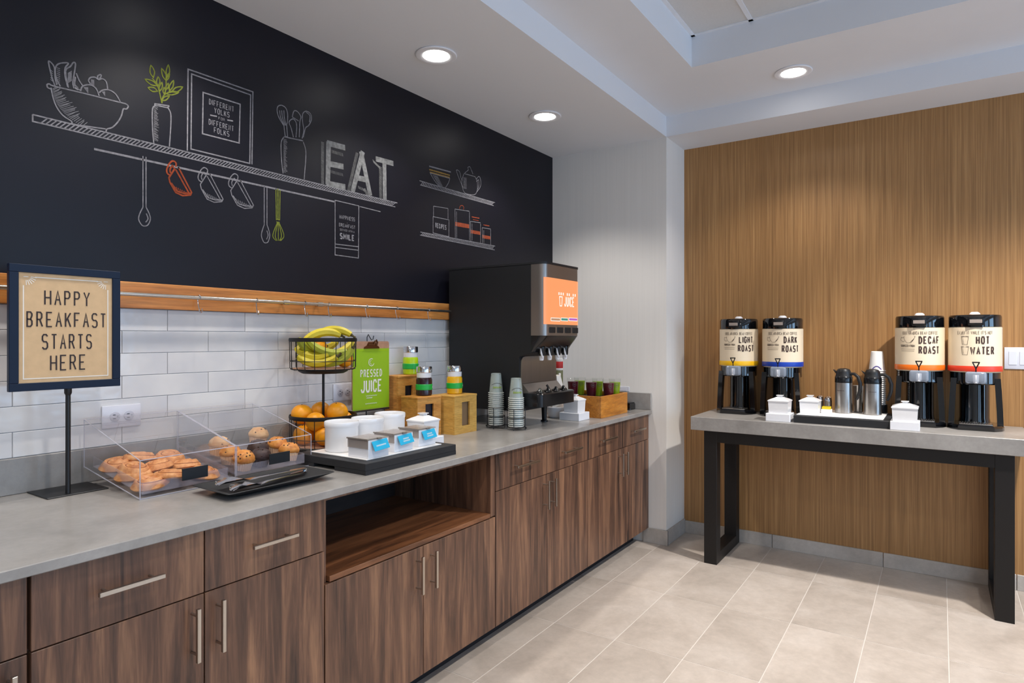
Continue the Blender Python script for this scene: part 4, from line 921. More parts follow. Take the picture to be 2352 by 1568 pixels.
jar((x_at(974, 2.094), 2.094, CT + 0.189), 'juice_purple', 'dark purple juice jar with steel lid on the turned box')
jar((x_at(1044, 2.030), 2.030, CT + 0.189), 'juice_orange', 'orange juice jar with steel lid beside the juice machine')

# ------------------------------------------------------------------ tea tray with crocks and tea boxes
TX, TY, TWd, TDp = 1.513, 1.624, 0.487, 0.375
t = thing('tea_tray', 'black wooden tray with white liner holding crocks and tea boxes', 'tray', (TX, TY, CT))
b = MB()
b.box(0, TWd, 0, TDp, 0.014, 0.040, 0.0015)
for x0, x1, y0, y1 in ((0, 0.14, 0, TDp * 0.42), (TWd - 0.14, TWd, 0, TDp * 0.42), (0, 0.14, TDp * 0.72, TDp), (TWd - 0.14, TWd, TDp * 0.72, TDp), (0.14, TWd - 0.14, 0, 0.03)): b.box(x0, x1, y0, y1, 0, 0.0145)
b.build('body', 'matte_black', t)
MB().box(0.042, TWd - 0.042, 0.040, TDp - 0.035, 0.0402, 0.0440, 0.001).build('liner', 'liner_white', t)
TZ = CT + 0.0442
def crock(x, y, lb):
    t = thing('crock', lb, 'crock', (x, y, TZ), 0, 'white crocks on the tea tray')
    MB().lathe([(0.058, 0), (0.0615, 0.004), (0.0620, 0.088), (0.0635, 0.092), (0.0648, 0.096), (0.0648, 0.108), (0.0630, 0.111), (0.0605, 0.108), (0.0590, 0.090), (0.0580, 0.008), (0.02, 0.006)], 40).build('pot', 'porcelain', t)
crock(1.636, 1.886, 'white round crock nearest the fruit basket'); crock(1.768, 1.886, 'white round crock in the middle of the tea tray'); crock(1.930, 1.925, 'white round crock nearest the wooden boxes')
def tea_box(x, y, lb):
    t = thing('tea_box', lb, 'tea box', (x, y, TZ), 0, 'white tea boxes with blue cards'); W, D, Hh = 0.099, 0.104, 0.064
    MB().box(0, W, 0, 0.006, 0, Hh, 0.001).box(0, W, D - 0.006, D, 0, Hh, 0.001).box(0, 0.006, 0.006, D - 0.006, 0, Hh, 0.001).box(W - 0.006, W, 0.006, D - 0.006, 0, Hh, 0.001).box(0.006, W - 0.006, 0.006, D - 0.006, 0, 0.006).build('body', 'white_plastic', t)
    MB().box(0.008, W - 0.008, 0.008, D - 0.008, 0.0065, 0.046).build('tea_bags', 'kraft', t)
    MB().box(-0.0015, W, -0.001, D, Hh + 0.0005, Hh + 0.004).box(-0.003, -0.0005, 0.0, D, Hh - 0.030, Hh + 0.003).build('lid', 'lid_film', t, ang=0)
    MB().tube([(-0.006, -0.002, Hh + 0.003), (-0.006, D, Hh + 0.003)], 0.0028, 8).tube([(-0.006, 0, Hh + 0.003), (W * 0.5, 0.0, Hh + 0.005)], 0.002, 6).build('hinge', 'steel_grey', t)
    M_ = Matrix.Translation((W * 0.5, -0.012, Hh - 0.020)) @ Matrix.Rotation(R(-24), 4, 'X') @ Matrix.Rotation(R(-4), 4, 'Y')
    cd = MB(M_).box(-0.038, 0.038, -0.001, 0.001, -0.017, 0.019, 0.0006).build('card', 'blue_card', t)
    MB().box(W * 0.5 - 0.010, W * 0.5 + 0.010, -0.008, 0.004, Hh + 0.001, Hh + 0.006, 0.001).build('card_clip', 'steel_grey', t)
    f = lambda x, z: tuple(M_ @ Vector((x, -0.0013, z))); m_ = MB(); n = 16
    for row, w_ in (((0.0, 0.024),) if 'first' in lb else ((0.004, 0.015), (-0.005, 0.018))):
        m_.strip([(-w_ + 2 * w_ * i / n, row + 0.0024 * (-1) ** i) for i in range(n + 1)], 0.0013, f)
    m_.build('print', 'white_ink', cd, ang=0)
frosted('lid_film', (176, 164, 156), 0.55, 0.15)
tea_box(1.566, 1.667, 'first white tea box with a blue card, nearest the platter'); tea_box(1.708, 1.680, 'middle white tea box with a blue card'); tea_box(1.850, 1.688, 'last white tea box with a blue card, nearest the wooden boxes')
def caddy(loc, rz, base, label, s=0.112):
    t = thing('sugar_caddy', label, 'caddy', loc, rz, 'white lidded caddies'); z = 0.0; h = s / 2
    if base: MB().box(-0.064, 0.064, -0.064, 0.064, 0, 0.044, 0.002).build('base', 'white_plastic', t); z = 0.0442
    MB().rings([[(sx * (h - 0.006 + e), sy * (h - 0.006 + e), z + zz_) for sx, sy in ((-1, -1), (1, -1), (1, 1), (-1, 1))] for zz_, e in ((0, 0), (0.066, 0.003))]).build('body', 'porcelain', t, ang=20)
    l_ = MB().rings([[(sx * a, sy * a, z + zz_) for sx, sy in ((-1, -1), (1, -1), (1, 1), (-1, 1))] for zz_, a in ((0.0665, h), (0.072, h), (0.080, h * 0.72), (0.086, h * 0.45), (0.090, 0.017))]).build('lid', 'porcelain', t, ang=20)
    MB().rings([[(sx * a, sy * a, z + zz_) for sx, sy in ((-1, -1), (1, -1), (1, 1), (-1, 1))] for zz_, a in ((0.0902, 0.012), (0.096, 0.012), (0.097, 0.017), (0.101, 0.017))]).build('knob', 'porcelain', l_, ang=20)
    return t
caddy((2.068, 1.862, CT), 0, True, 'white lidded caddy squeezed between the tea tray and the wooden boxes', 0.104)

# ------------------------------------------------------------------ juice machine
JX0, JX1 = 2.753, 3.132
OR = Vector((2.94, 1.98, CT)); TM = Matrix.Translation(-OR)
t = thing('juice_dispenser', 'tall black juice dispenser with a glowing orange front panel', 'juice dispenser', OR)
MB(TM).prism([(2.285, 0.955), (1.815, 0.955), (1.815, 1.240), (1.742, 1.262), (1.742, 1.716), (2.285, 1.716)], 'x', JX0, JX1).build('body', 'machine_black', t, ang=20)
def plan(x0, x1, yf, yb_, r_, n=6):
    out = [(x0, yb_)]
    for k in range(n): a = R(180 + 90 * k / (n - 1)); out.append((x0 + r_ + r_ * math.cos(a), yf + r_ + r_ * math.sin(a)))
    for k in range(n): a = R(270 + 90 * k / (n - 1)); out.append((x1 - r_ + r_ * math.cos(a), yf + r_ + r_ * math.sin(a)))
    return out + [(x1, yb_)]
fp = plan(JX0, JX1, 1.660, 1.7415, 0.036)
MB(TM).rings([[(x, y, z) for x, y in fp] for z in (1.350, 1.716)]).build('fascia', 'steel_grey', t)
MB(TM).rings([[(x, y, z) for x, y in plan(JX0 - 0.002, JX1 + 0.002, 1.657, 2.286, 0.038)] for z in (1.7165, 1.727)]).build('top_cap', 'machine_black', t)
hood = [[(x, y, 1.3495) for x, y in fp]]
for q, z in ((0.25, 1.325), (0.6, 1.295), (0.95, 1.266)): hood.append([(x, y + (1.7415 - y) * q, z) for x, y in fp])
MB(TM).rings(hood).build('hood', 'black_plastic', t)
dp = [(2.7605, 1.668), (2.771, 1.6625), (2.789, 1.6585), (2.82, 1.6578), (3.08, 1.6578), (3.100, 1.6590), (3.117, 1.6638), (3.128, 1.672)]
scr = MB(TM)
scr.rings([[(x, y, z) for x, y in dp] + [(x, y + 0.003, z) for x, y in reversed(dp)] for z in (1.408, 1.648)])
scr = scr.build('display', 'screen_orange', t)
def pj(x, z): return tuple(TM @ Vector((x, 1.6572, z)))
def qj(u, v): p = on_y(u, v, 1.6572); return p.x, p.z
m_ = MB()
xl, zb = qj(1284, 704); xr, zt_ = qj(1322, 683); text(m_, 'JUICE', (xl + xr) / 2 + 0.020, qj(1303, 704)[1], qj(1303, 681)[1] - qj(1303, 704)[1], 0.021, 0.005, 0.006, pj)
x0_, z0_ = qj(1285, 702); m_.strip([(x0_, z0_ + 0.048), (x0_ + 0.006, z0_), (x0_ + 0.024, z0_), (x0_ + 0.030, z0_ + 0.048), (x0_, z0_ + 0.048)], 0.005, pj)
xa, za = qj(1284, 674); xb_, _ = qj(1321, 674); n = 9
for k in range(n):
    if k in (3, 6): continue
    xx = xa + (xb_ - xa) * k / (n - 1); m_.strip([(xx, za - 0.007), (xx, za + 0.007)], 0.010, pj)
m_.build('lettering', 'screen_white', scr, ang=0)
for u0, u1, mt in ((1266, 1286, 'screen_tan'), (1289, 1304, 'screen_teal'), (1307, 1331, 'screen_purple')):
    a, z = qj(u0, 733); b_, _ = qj(u1, 733); b_ = min(b_, 3.095)
    MB().strip([(a - 0.003, z), (b_ + 0.003, z)], 0.018, lambda x, zz_: tuple(TM @ Vector((x, 1.6574, zz_)))).build('flavour_frame', 'screen_white', scr, ang=0)
    MB().strip([(a, z), (b_, z)], 0.012, lambda x, zz_: tuple(TM @ Vector((x, 1.6566, zz_)))).build('flavour_strip', mt, scr, ang=0)
for k in range(4):
    x = 2.828 + 0.083 * k
    MB(TM).box(x - 0.03, x + 0.03, 1.6565, 1.6605, 1.364, 1.394, 0.002).build('push_button', 'machine_black', t)
    nz = MB(TM).lathe([(0.017, 0.0), (0.019, 0.010), (0.021, 0.046)], 16, (x + 0.006, 1.728, 1.245)).build('nozzle', 'black_plastic', t)
    MB(TM).lathe([(0.009, 0), (0.012, 0.004), (0.013, 0.026)], 12, (x + 0.006, 1.728, 1.220)).build('spout', 'white_plastic', nz)
    MB(TM).tube([(x - 0.012, 1.722, 1.282), (x - 0.020, 1.714, 1.262), (x - 0.014, 1.712, 1.244), (x - 0.002, 1.714, 1.232)], [0.003, 0.005, 0.005, 0.004], 6).build('lever', 'white_plastic', nz)
MB(TM).rings([[(x + 0.0, y, z + 0.0) for x, z in [(2.762, 1.100), (3.122, 1.100), (3.122, 1.222), (3.116, 1.236), (3.100, 1.241), (2.800, 1.241), (2.775, 1.236), (2.764, 1.222)]] for y in (1.806, 1.8145)]).build('splash_panel', 'steel', t)
MB(TM).prism([(1.814, 1.100), (1.800, 1.098), (1.770, 1.066), (1.762, 1.058), (1.760, 1.045), (1.814, 1.045)], 'x', 2.764, 3.120).build('splash_slope', 'steel_grey', t)
dt = MB(TM).rings([[(x, y, z) for x, y in plan(2.758, 3.126, 1.682, 1.900, 0.030)] for z in (0.984, 1.046)] + [[(x, y + 0.0, 1.052) for x, y in plan(2.762, 3.122, 1.687, 1.764, 0.026)]]).build('drip_tray', 'black_plastic', t)
for k in range(4): MB(TM).lathe([(0.022, 0), (0.020, 0.006), (0.010, 0.014), (0.006, 0.022)], 12, (2.830 + 0.083 * k, 1.735, 1.0525)).build('cup_rest', 'black_gloss', dt)
for x, y in ((2.800, 1.853), (3.070, 1.853), (2.800, 2.22), (3.070, 2.22)):
    MB(TM).lathe([(0.020, 0), (0.020, 0.006), (0.014, 0.010), (0.016, 0.06), (0.020, 0.118 if y < 2 else 0.0865)], 14, (x, y, CT)).build('leg', 'black_plastic', t)
MB(TM).tube([(2.94, 1.76, 1.085), (2.945, 1.745, 1.062)], 0.006, 8).build('drain', 'black_plastic', t)

# ------------------------------------------------------------------ wire cup caddy and plastic cups
CA, CB = (2.706, 1.928), (2.706, 1.802)
t = thing('cup_caddy', 'black wire caddy holding two stacks of plastic cups', 'cup caddy', (2.706, 1.865, CT)); m_ = MB()
for cx_, cy_ in (CA, CB):
    cx2, cy2 = cx_ - 2.706, cy_ - 1.865
    for z in (0.016, 0.062, 0.108): m_.tube([(cx2 + 0.0475 * math.cos(R(a)), cy2 + 0.0475 * math.sin(R(a)), z) for a in range(0, 360, 12)], 0.0020, 6, True)
    for a in (20, 110, 200, 290): m_.tube([(cx2 + 0.048 * math.cos(R(a)), cy2 + 0.048 * math.sin(R(a)), 0.0), (cx2 + 0.048 * math.cos(R(a)), cy2 + 0.048 * math.sin(R(a)), 0.110)], 0.0020, 6)
    for a in (0, 60, 120): m_.tube([(cx2 + 0.047 * math.cos(R(a)), cy2 + 0.047 * math.sin(R(a)), 0.016), (cx2 - 0.047 * math.cos(R(a)), cy2 - 0.047 * math.sin(R(a)), 0.016)], 0.0016, 6)
m_.build('wire_frame', 'black_metal', t)
rk = []
for k in range(24): a = R(15 * k); rk.append((0.078 * math.cos(a) * 0.85, 0.122 * math.sin(a) * 0.98, 0.010))
MB().tube(rk, 0.0022, 6, True).build('foot_ring', 'black_metal', t)
def cup_mesh(rb, rt, h, n=24): return [(rb + 0.0030, 0.0), (rb + 0.0036, 0.0022), (rb + 0.0026, 0.0044), (rb - 0.0006, 0.0050), (rb - (rb - rt) * 0.6, h * 0.6), (rt, h - 0.002), (rt - 0.003, h), (rt - 0.006, h - 0.003)]
cupdata = None
rimdata = MB().lathe([(0.0376, 0.0004), (0.0408, 0.0), (0.0414, 0.0020), (0.0404, 0.0036), (0.0376, 0.0032)], 24, cap0=False, cap1=False).build('rim', 'cup_rim')
for si, ((cx_, cy_), nc, lb) in enumerate(((CA, 17, 'rear'), (CB, 15, 'front'))):
    for k in range(nc):
        top = k == nc - 1
        if cupdata is None:
            o = MB().lathe(cup_mesh(0.0375, 0.0265, 0.104), 24, cap0=False).build('plastic_cup', 'cup_plastic'); cupdata = o
        else: o = bpy.data.objects.new('plastic_cup', cupdata.data); COL.objects.link(o)
        o.location = (cx_, cy_, CT + 0.0185 + 0.0102 * k)
        tag(o, ('topmost upside down clear cup with green print in the stack nearer the %s' % ('wall' if si == 0 else 'counter edge')) if top else 'clear plastic cup nested upside down in the caddy stack %s' % ('nearer the wall' if si == 0 else 'nearer the counter edge'), 'cup', 'plastic cups in the wire caddy')
        if si == 0 and k == 0: rimdata.parent = o
        else: piece(rimdata, (0, 0, 0), o, 'rim')
        if top:
            pr = MB(); f = lambda s_, z: ((0.0268 + (0.104 - z) * 0.106 + 0.0006) * math.cos(R(225) + s_ / 0.033), (0.0268 + (0.104 - z) * 0.106 + 0.0006) * math.sin(R(225) + s_ / 0.033), z)
            for q in range(5): pr.strip([(-0.02 + q * 0.009, 0.026), (-0.017 + q * 0.009, 0.036), (-0.013 + q * 0.009, 0.028)], 0.0028, f)
            pr.build('print', 'juice_green', o, ang=0)
            pr = MB(); pr.strip([(-0.030 + 0.006 * q, 0.044 + 0.010 * math.sin(math.pi * q / 10)) for q in range(11)], 0.0018, f); pr.build('print', 'ink', o, ang=0)

# ------------------------------------------------------------------ end of the counter
caddy((3.232, 1.748, CT), 0, True, 'white lidded caddy on a white base beside the juice machine foot', 0.100)
t = thing('juice_crate', 'orange brown wooden crate of juice cups at the counter end', 'crate', (3.354, 1.638, CT)); W, D, Hh = 0.375, 0.365, 0.127; th = 0.012
MB().box(0, W, 0, th, 0, Hh, 0.001).build('side', 'crate_wood', t); MB().box(0, W, D - th, D, 0, Hh, 0.001).build('side', 'crate_wood', t)
MB().box(0.0, th, th + 0.0003, D - th - 0.0003, 0, Hh, 0.001).build('end', 'crate_wood', t); MB().box(W - th, W, th + 0.0003, D - th - 0.0003, 0, Hh, 0.001).build('end', 'crate_wood', t)
MB().box(th, W - th, th, D - th, 0.002, 0.012).build('bottom', 'crate_wood', t)
MB().box(th + 0.001, W - th - 0.001, th + 0.001, D - th - 0.001, 0.012, 0.100).build('insert', 'matte_black', t)
def juice_cup(x, y, jm, lb):
    t = thing('juice_cup', lb, 'juice cup', (x, y, CT + 0.1005), 0, 'juice cups in the crate')
    MB().lathe([(0.0275, 0), (0.0290, 0.01), (0.0370, 0.110), (0.0385, 0.112), (0.0375, 0.114)], 24, cap1=False).build('cup', 'glass_clear', t)
    MB().lathe([(0.0262, 0.002), (0.0278, 0.01), (0.0345, 0.092), (0.030, 0.0925)], 24).build('juice', jm, t)
    m_ = MB(); f = lambda s_, z: ((0.0290 + (z - 0.01) * 0.08 + 0.0008) * math.cos(R(225) + s_ / 0.033), (0.0290 + (z - 0.01) * 0.08 + 0.0008) * math.sin(R(225) + s_ / 0.033), z)
    m_.strip([(0.012 * math.cos(R(a)), 0.074 + 0.012 * math.sin(R(a))) for a in range(0, 361, 30)], 0.0014, f); m_.strip([(-0.007, 0.074), (0.007, 0.074)], 0.003, f); m_.build('print', 'chalk_dim', t, ang=0)
for i, y in enumerate((1.942, 1.812, 1.694)):
    juice_cup(3.572, y, 'juice_red', 'clear cup of dark red juice ' + ('half hidden behind the drip tray', 'in the middle of the crate', 'nearest the counter edge')[i])
    juice_cup(3.664, y, 'juice_green', 'clear cup of green juice ' + ('behind the red cup next to the drip tray', 'behind the middle red cup', 'behind the red cup nearest the counter edge')[i])
t = thing('napkin_box', 'small black box on the counter against the return wall', 'box', (3.835, 1.665, CT))
MB().box(0, 0.085, 0, 0.10, 0, 0.042, 0.004).build('body', 'black_gloss', t); MB().box(0.004, 0.081, 0.004, 0.096, 0.0422, 0.047, 0.002).build('lid', 'black_plastic', t)
t = thing('paper_bowl', 'white round tub behind the juice machine leg', 'tub', (3.260, 1.880, CT)); MB().lathe([(0.045, 0), (0.054, 0.012), (0.060, 0.060), (0.063, 0.062), (0.061, 0.066), (0.056, 0.060), (0.050, 0.014), (0.02, 0.010)], 30).build('tub', 'white_plastic', t)
t = thing('cup_sleeve', 'tall wrapped sleeve with red and olive bands behind the juice machine', 'sleeve', (3.564, 2.042, CT))
for nm, a, b_, mt in (('sleeve', 0.0, 0.262, 'olive_paper'), ('white_band', 0.2622, 0.2755, 'white_paper'), ('red_band', 0.2757, 0.318, 'red_paper'), ('cap', 0.3182, 0.340, 'white_paper')): MB().lathe([(0.0270, a), (0.0275, a + 0.004), (0.0275, b_ - 0.001), (0.0268, b_)], 20).build(nm, mt, t)
t = thing('plastic_bag', 'crumpled white plastic bag behind the juice machine', 'bag', (3.260, 1.880, CT)); rs = []; rnd = random.Random(5)
for i in range(10):
    q = i / 9; rr = 0.041 + 0.012 * math.sin(math.pi * q) - 0.014 * q ** 2; rs.append([(rr * (1 + rnd.uniform(-.16, .16)) * math.cos(2 * math.pi * j / 18), 0.7 * rr * (1 + rnd.uniform(-.16, .16)) * math.sin(2 * math.pi * j / 18), 0.012 + 0.236 * q + rnd.uniform(-.004, .004) * (i > 0)) for j in range(18)])
MB().rings(rs).build('film', 'white_paper', t, ang=20)
MB().tube([(0.018, 0, 0.232), (0.032, 0, 0.248), (0.036, 0.004, 0.256)], [0.012, 0.007, 0.009], 8).build('knot', 'white_paper', t)

# ------------------------------------------------------------------ console table
LX0, LX1, LW = 3.770, 4.275, 0.075
t = thing('console_table', 'console table with thick grey top and dark metal frame legs', 'table', (3.75, 0.44, 0)); TM = Matrix.Translation((-3.75, -0.44, 0))
MB(TM).box(3.748, 4.2815, -0.362, 1.240, 0.789, CT, 0.002).build('tabletop', 'quartz', t)
MB(TM).box(LX0, LX0 + LW, -0.289 + LW, 1.166 - LW, 0.722, 0.788).build('rail', 'bronze_metal', t, ang=0); MB(TM).box(LX1 - LW, LX1, -0.289 + LW, 1.166 - LW, 0.722, 0.788).build('rail', 'bronze_metal', t, ang=0)
for y0 in (1.166 - LW, -0.289):
    for x0 in (LX0, LX1 - LW): MB(TM).box(x0, x0 + LW, y0, y0 + LW, 0.0, 0.7885, 0.0015).build('leg', 'bronze_metal', t)
    MB(TM).box(LX0 + LW, LX1 - LW, y0, y0 + LW, 0.0, 0.062, 0.0015).build('stretcher', 'bronze_metal', t); MB(TM).box(LX0 + LW, LX1 - LW, y0, y0 + LW, 0.722, 0.7885, 0.0015).build('stretcher', 'bronze_metal', t)

# ------------------------------------------------------------------ coffee servers
def server(x, y, band, big, lines, label, rot=0.0, cup=True):
    t = thing('coffee_server', label, 'drink dispenser', (x, y, CT), 0, 'coffee servers on the console table'); r_ = 0.116
    z = lambda w_: w_ - CT
    MB().lathe([(r_ * 0.93, z(1.160)), (r_ * 0.97, z(1.168)), (r_, z(1.170)), (r_, z(1.392)), (r_ * 0.97, z(1.3925))], 48).build('jacket', 'cream_label', t)
    MB().lathe([(r_ + 0.0012, z(1.166)), (r_ + 0.0016, z(1.167)), (r_ + 0.0016, z(1.193)), (r_ + 0.0012, z(1.194))], 48, cap0=False, cap1=False).build('colour_band', band, t)
    lid = MB().lathe([(r_ * 0.97, z(1.3927)), (r_ * 0.985, z(1.395)), (r_ * 0.985, z(1.446)), (r_ * 0.95, z(1.456)), (r_ * 0.80, z(1.459)), (0.03, z(1.461))], 48).build('lid', 'black_gloss', t)
    MB().lathe([(0.024, z(1.4612)), (0.022, z(1.468)), (0.014, z(1.474))], 18).build('cap', 'white_plastic', lid)
    MB().box(-r_ - 0.012, -r_ + 0.012, -0.034, 0.034, z(1.402), z(1.450), 0.005, 2).build('latch', 'black_plastic', lid); MB().box(-r_ - 0.0135, -r_ - 0.0118, -0.026, 0.026, z(1.414), z(1.432), 0.0006).build('gauge', 'lid_smoke', lid)
    def cyl(s_, h): a = s_ / r_ + rot; return (-(r_ + 0.0009) * math.cos(a), -(r_ + 0.0009) * math.sin(a), z(h))
    m_ = MB()
    for k_, l_ in enumerate(lines): text(m_, l_, 0.046 if cup else 0.034, 1.306 - 0.053 * k_, 0.041, 0.0172, 0.0040, 0.0064, cyl)
    text(m_, big, 0.0, 1.356, 0.017, 0.0060, 0.0020, 0.0014, cyl)
    if cup:
        g_ = lambda P: [(-0.055 + (x + 0.042) * 1.45, 1.328 + (y - 1.328) * 1.1) for x, y in P]
        m_.strip(g_([(-0.058, 1.342), (-0.018, 1.344), (-0.024, 1.326), (-0.032, 1.314), (-0.046, 1.313), (-0.055, 1.328), (-0.058, 1.342)]), 0.0015, cyl); m_.strip(g_([(-0.058, 1.338), (-0.068, 1.340), (-0.070, 1.326), (-0.060, 1.318), (-0.054, 1.322)]), 0.0015, cyl)
        for k in range(4): m_.strip(g_([(-0.034 + 0.003 * k, 1.317 + 0.004 * k), (-0.026 + 0.002 * k, 1.325 + 0.004 * k)]), 0.0013, cyl)
        text(m_, 'SOURCED FROM', -0.058, 1.290, 0.012, 0.0052, 0.0012, 0.0018, cyl)
        for row, w_ in ((1.278, 0.036), (1.268, 0.034)): m_.strip([(-0.058 - w_ + 2 * w_ * i / 22, row + 0.0018 * (-1) ** i) for i in range(23)], 0.0009, cyl)
    else:
        for zz_ in (1.304, 1.251):
            m_.strip([(-0.058, zz_ + 0.040), (-0.053, zz_), (-0.031, zz_), (-0.026, zz_ + 0.040), (-0.058, zz_ + 0.040)], 0.0014, cyl); m_.strip([(-0.060, zz_ + 0.043), (-0.024, zz_ + 0.043)], 0.0014, cyl)
            for k in range(6): m_.strip([(-0.056 + 0.001 * k, zz_ + 0.036 - 0.006 * k), (-0.050 + 0.001 * k, zz_ + 0.034 - 0.006 * k)], 0.0012, cyl)
    m_.build('lettering', 'brown_ink', t, ang=0)
    MB().lathe([(r_ * 0.90, z(1.098)), (r_ * 0.94, z(1.104)), (r_ * 0.94, z(1.160))], 40).build('collar', 'black_gloss', t)
    fc = MB().box(-r_ - 0.032, -r_ + 0.014, -0.044, 0.044, z(1.106), z(1.166), 0.012, 3).build('faucet_guard', 'faucet_clear', t)
    MB().tube([(-r_ - 0.018, 0, z(1.150)), (-r_ - 0.02, 0, z(1.168)), (-r_ - 0.022, 0, z(1.182)), (-r_ - 0.026, 0.014, z(1.214))], 0.003, 8).tube([(-r_ - 0.022, 0, z(1.182)), (-r_ - 0.026, -0.014, z(1.214))], 0.003, 8).tube([(-r_ - 0.026, 0.016, z(1.214)), (-r_ - 0.026, -0.016, z(1.214))], 0.0034, 8).build('faucet', 'black_plastic', t)
    MB().lathe([(0.010, z(1.108)), (0.012, z(1.115)), (0.013, z(1.150))], 12, (-r_ - 0.020, 0, 0)).build('faucet_tip', 'white_plastic', fc)
    for sy in (-1, 1):
        MB().rings([[(-0.052 + a, sy * (0.103 + o_) + b, zz_) for a, b in ((-0.024, -0.013), (0.024, -0.013), (0.024, 0.013), (-0.024, 0.013))] for zz_, o_ in ((0.012, 0.0), (0.10, -0.003), (0.20, -0.008), (0.262, -0.012))]).build('leg', 'black_gloss', t, ang=25)
    MB().lathe([(0.070, 0.026), (0.066, 0.05), (0.066, 0.2305)], 28, (0.042, 0, 0)).build('column', 'black_gloss', t)
    bs_ = MB(); prof = [(-0.150, -0.075), (-0.150, 0.075), (-0.115, 0.105), (-0.075, 0.119), (-0.02, 0.119), (0.06, 0.095), (0.112, 0.06), (0.112, -0.06), (0.06, -0.095), (-0.02, -0.119), (-0.075, -0.119), (-0.115, -0.105)]
    bs_.rings([[(a, b, 0.0) for a, b in prof], [(a, b, 0.018) for a, b in prof], [(a * 0.95, b * 0.95, 0.026) for a, b in prof]]).build('base', 'black_gloss', t, ang=30)
    dt = MB().box(-0.135, -0.045, -0.07, 0.07, 0.0262, 0.034, 0.006, 2).build('drip_tray', 'steel', t)
    m_ = MB()
    for k in range(12): m_.box(-0.128, -0.052, -0.062 + 0.0108 * k, -0.058 + 0.0108 * k, 0.0342, 0.0356)
    m_.build('grille', 'chrome', dt, ang=0)
server(4.158, 1.064, 'band_yellow', '100% ARABICA BEAN COFFEE', ('LIGHT', 'ROAST'), 'black coffee server with yellow banded label reading light roast', R(14))
server(4.150, 0.801, 'band_blue', '100% ARABICA BEAN COFFEE', ('DARK', 'ROAST'), 'black coffee server with blue banded label reading dark roast', R(11))
server(4.130, 0.094, 'band_orange', '100% ARABICA BEAN COFFEE', ('DECAF', 'ROAST'), 'black coffee server with orange banded label reading decaf roast', R(1.5))
server(4.120, -0.150, 'band_red', "ENJOY IT WHILE IT'S HOT", ('HOT', 'WATER'), 'black server with red banded label reading hot water', R(-2), False)

# ------------------------------------------------------------------ condiments on the console
caddy((3.850, 0.757, CT), 0, True, 'white lidded caddy on a white base in front of the dark roast server')
caddy((3.845, 0.150, CT), 0, True, 'white lidded caddy on a white base in front of the decaf server', 0.118)
t = thing('condiment_tray', 'low black tray with white liner in the middle of the console', 'tray', (3.80, 0.217, CT))
MB().box(0, 0.40, 0, 0.460, 0, 0.040, 0.002).build('body', 'matte_black', t); MB().box(0.03, 0.37, 0.03, 0.450, 0.0402, 0.0440, 0.001).build('liner', 'liner_white', t)
caddy((3.935, 0.612, TZ), 0, False, 'white lidded caddy standing on the black condiment tray', 0.104)
def carafe(x, y, lb, rz):
    t = thing('carafe', lb, 'carafe', (x, y, TZ), rz, 'steel carafes on the tray')
    MB().lathe([(0.042, 0), (0.0445, 0.003), (0.0445, 0.172)], 40).build('body', 'steel', t)
    MB().lathe([(0.0450, 0.1722), (0.0455, 0.176), (0.0450, 0.202), (0.0425, 0.206)], 36).build('collar', 'black_plastic', t)
    ld = MB().lathe([(0.0430, 0.2062), (0.0405, 0.214), (0.0370, 0.230), (0.0365, 0.236), (0.030, 0.248), (0.016, 0.253)], 36).build('lid', 'black_metal', t)
    MB().prism([(-0.030, 0.228), (-0.056, 0.244), (-0.050, 0.236), (-0.034, 0.216)], 'x', -0.010, 0.010).build('spout', 'black_metal', ld)
    for o in (ld.children[0],): o.data.transform(Matrix.Rotation(R(180), 4, 'Z'))
    MB().tube([(0, -0.036, 0.222), (0, -0.058, 0.224), (0, -0.078, 0.208), (0, -0.090, 0.172), (0, -0.088, 0.130), (0, -0.076, 0.092), (0, -0.070, 0.080)], [0.009, 0.009, 0.0095, 0.010, 0.0095, 0.008, 0.006], 10).build('handle', 'black_metal', t)
    m_ = MB(); f = lambda s_, z: (-(0.0449) * math.cos(s_ / 0.0445), -(0.0449) * math.sin(s_ / 0.0445), z)
    for k in range(5): m_.strip([(-0.016 + 0.008 * k, 0.128), (-0.011 + 0.008 * k, 0.128)], 0.003, f)
    m_.build('print', 'ink', t, ang=0)
carafe(4.050, 0.456, 'steel carafe with black lid nearer the shakers', R(-18)); carafe(4.045, 0.312, 'steel carafe with black lid in front of the white cups', R(0))
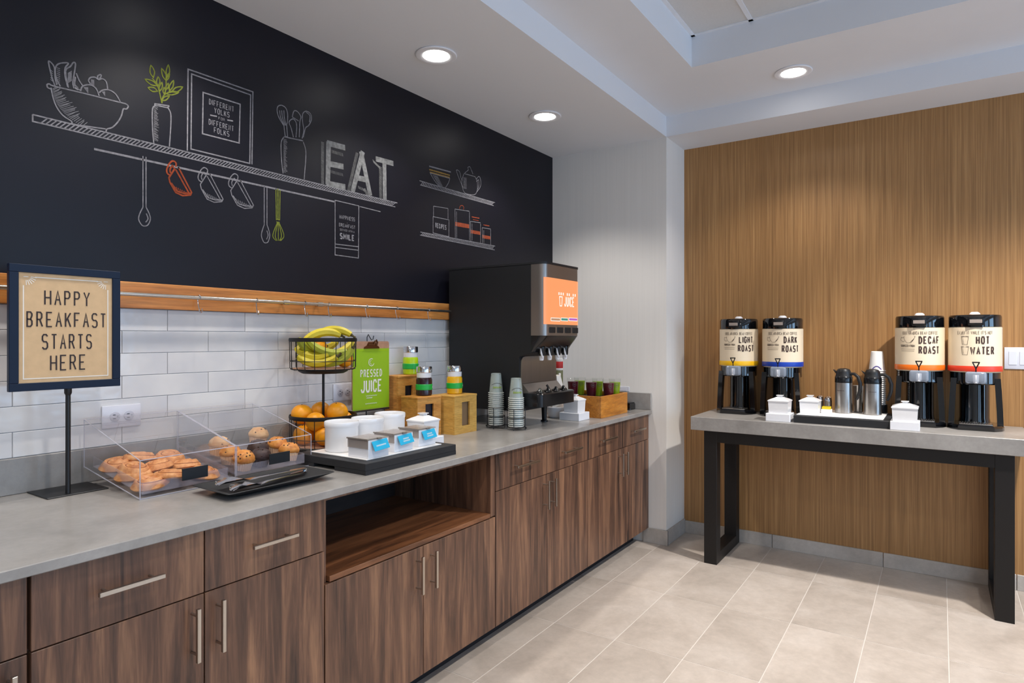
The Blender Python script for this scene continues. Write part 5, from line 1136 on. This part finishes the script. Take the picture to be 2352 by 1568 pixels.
for i, (x, y) in enumerate(((4.120, 0.588), (4.085, 0.540))):
    t = thing('shaker', 'chrome shaker with domed lid ' + ('half hidden behind the white caddy' if i == 0 else 'between the caddy and the carafe'), 'shaker', (x, y, TZ), 0, 'chrome shakers on the tray')
    MB().lathe([(0.017, 0), (0.020, 0.004), (0.020, 0.058)], 20).build('body', 'steel', t); MB().lathe([(0.0208, 0.0582), (0.0208, 0.066), (0.017, 0.080), (0.008, 0.087)], 20).build('lid', 'chrome', t)
t = thing('packet_box', 'small white box of yellow packets next to the carafe', 'box', (3.985, 0.535, TZ)); MB().box(-0.022, 0.022, -0.026, 0.026, 0, 0.022, 0.001).build('box', 'white_plastic', t)
for k in range(4): MB().box(-0.016 + 0.009 * k, -0.012 + 0.009 * k, -0.022, 0.022, 0.0222, 0.034 + 0.001 * k).build('packet', 'yellow_packet', t, ang=0)
t = thing('steel_tumbler', 'steel tumbler standing behind the two carafes', 'tumbler', (4.135, 0.392, TZ)); MB().lathe([(0.020, 0), (0.024, 0.004), (0.030, 0.150), (0.031, 0.152), (0.029, 0.150), (0.023, 0.010), (0.01, 0.008)], 24).build('cup', 'steel', t)
t = thing('cup_holder', 'black cup holder behind the right carafe', 'cup holder', (4.175, 0.300, TZ - 0.0042)); MB().lathe([(0.050, 0), (0.052, 0.003), (0.052, 0.050), (0.050, 0.051), (0.048, 0.046), (0.046, 0.006), (0.02, 0.0045)], 28).build('holder', 'black_metal', t)
pc0 = None
for k in range(22):
    if pc0 is None: o = MB().lathe(cup_mesh(0.0415, 0.030, 0.112), 28, cap0=False).build('paper_cup', 'paper_cup'); pc0 = o
    else: o = bpy.data.objects.new('paper_cup', pc0.data); COL.objects.link(o)
    o.location = (4.175, 0.300, TZ + 0.002 + 0.0112 * k)
    tag(o, 'topmost upside down white paper cup with a purple arc behind the carafe' if k == 21 else 'white paper cup nested upside down in the stack behind the carafe', 'cup', 'white paper cups behind the carafes')
    if k == 21:
        f = lambda s_, z: (-(0.0302 + (0.112 - z) * 0.103 + 0.0008) * math.cos(R(2) + s_ / 0.038), -(0.0302 + (0.112 - z) * 0.103 + 0.0008) * math.sin(R(2) + s_ / 0.038), z); pr = MB()
        pr.strip([(-0.022 + 0.0044 * q, 0.010 + 0.018 * math.sin(math.pi * q / 10)) for q in range(11)], 0.0045, f); pr.build('print', 'purple_ink', o, ang=0)
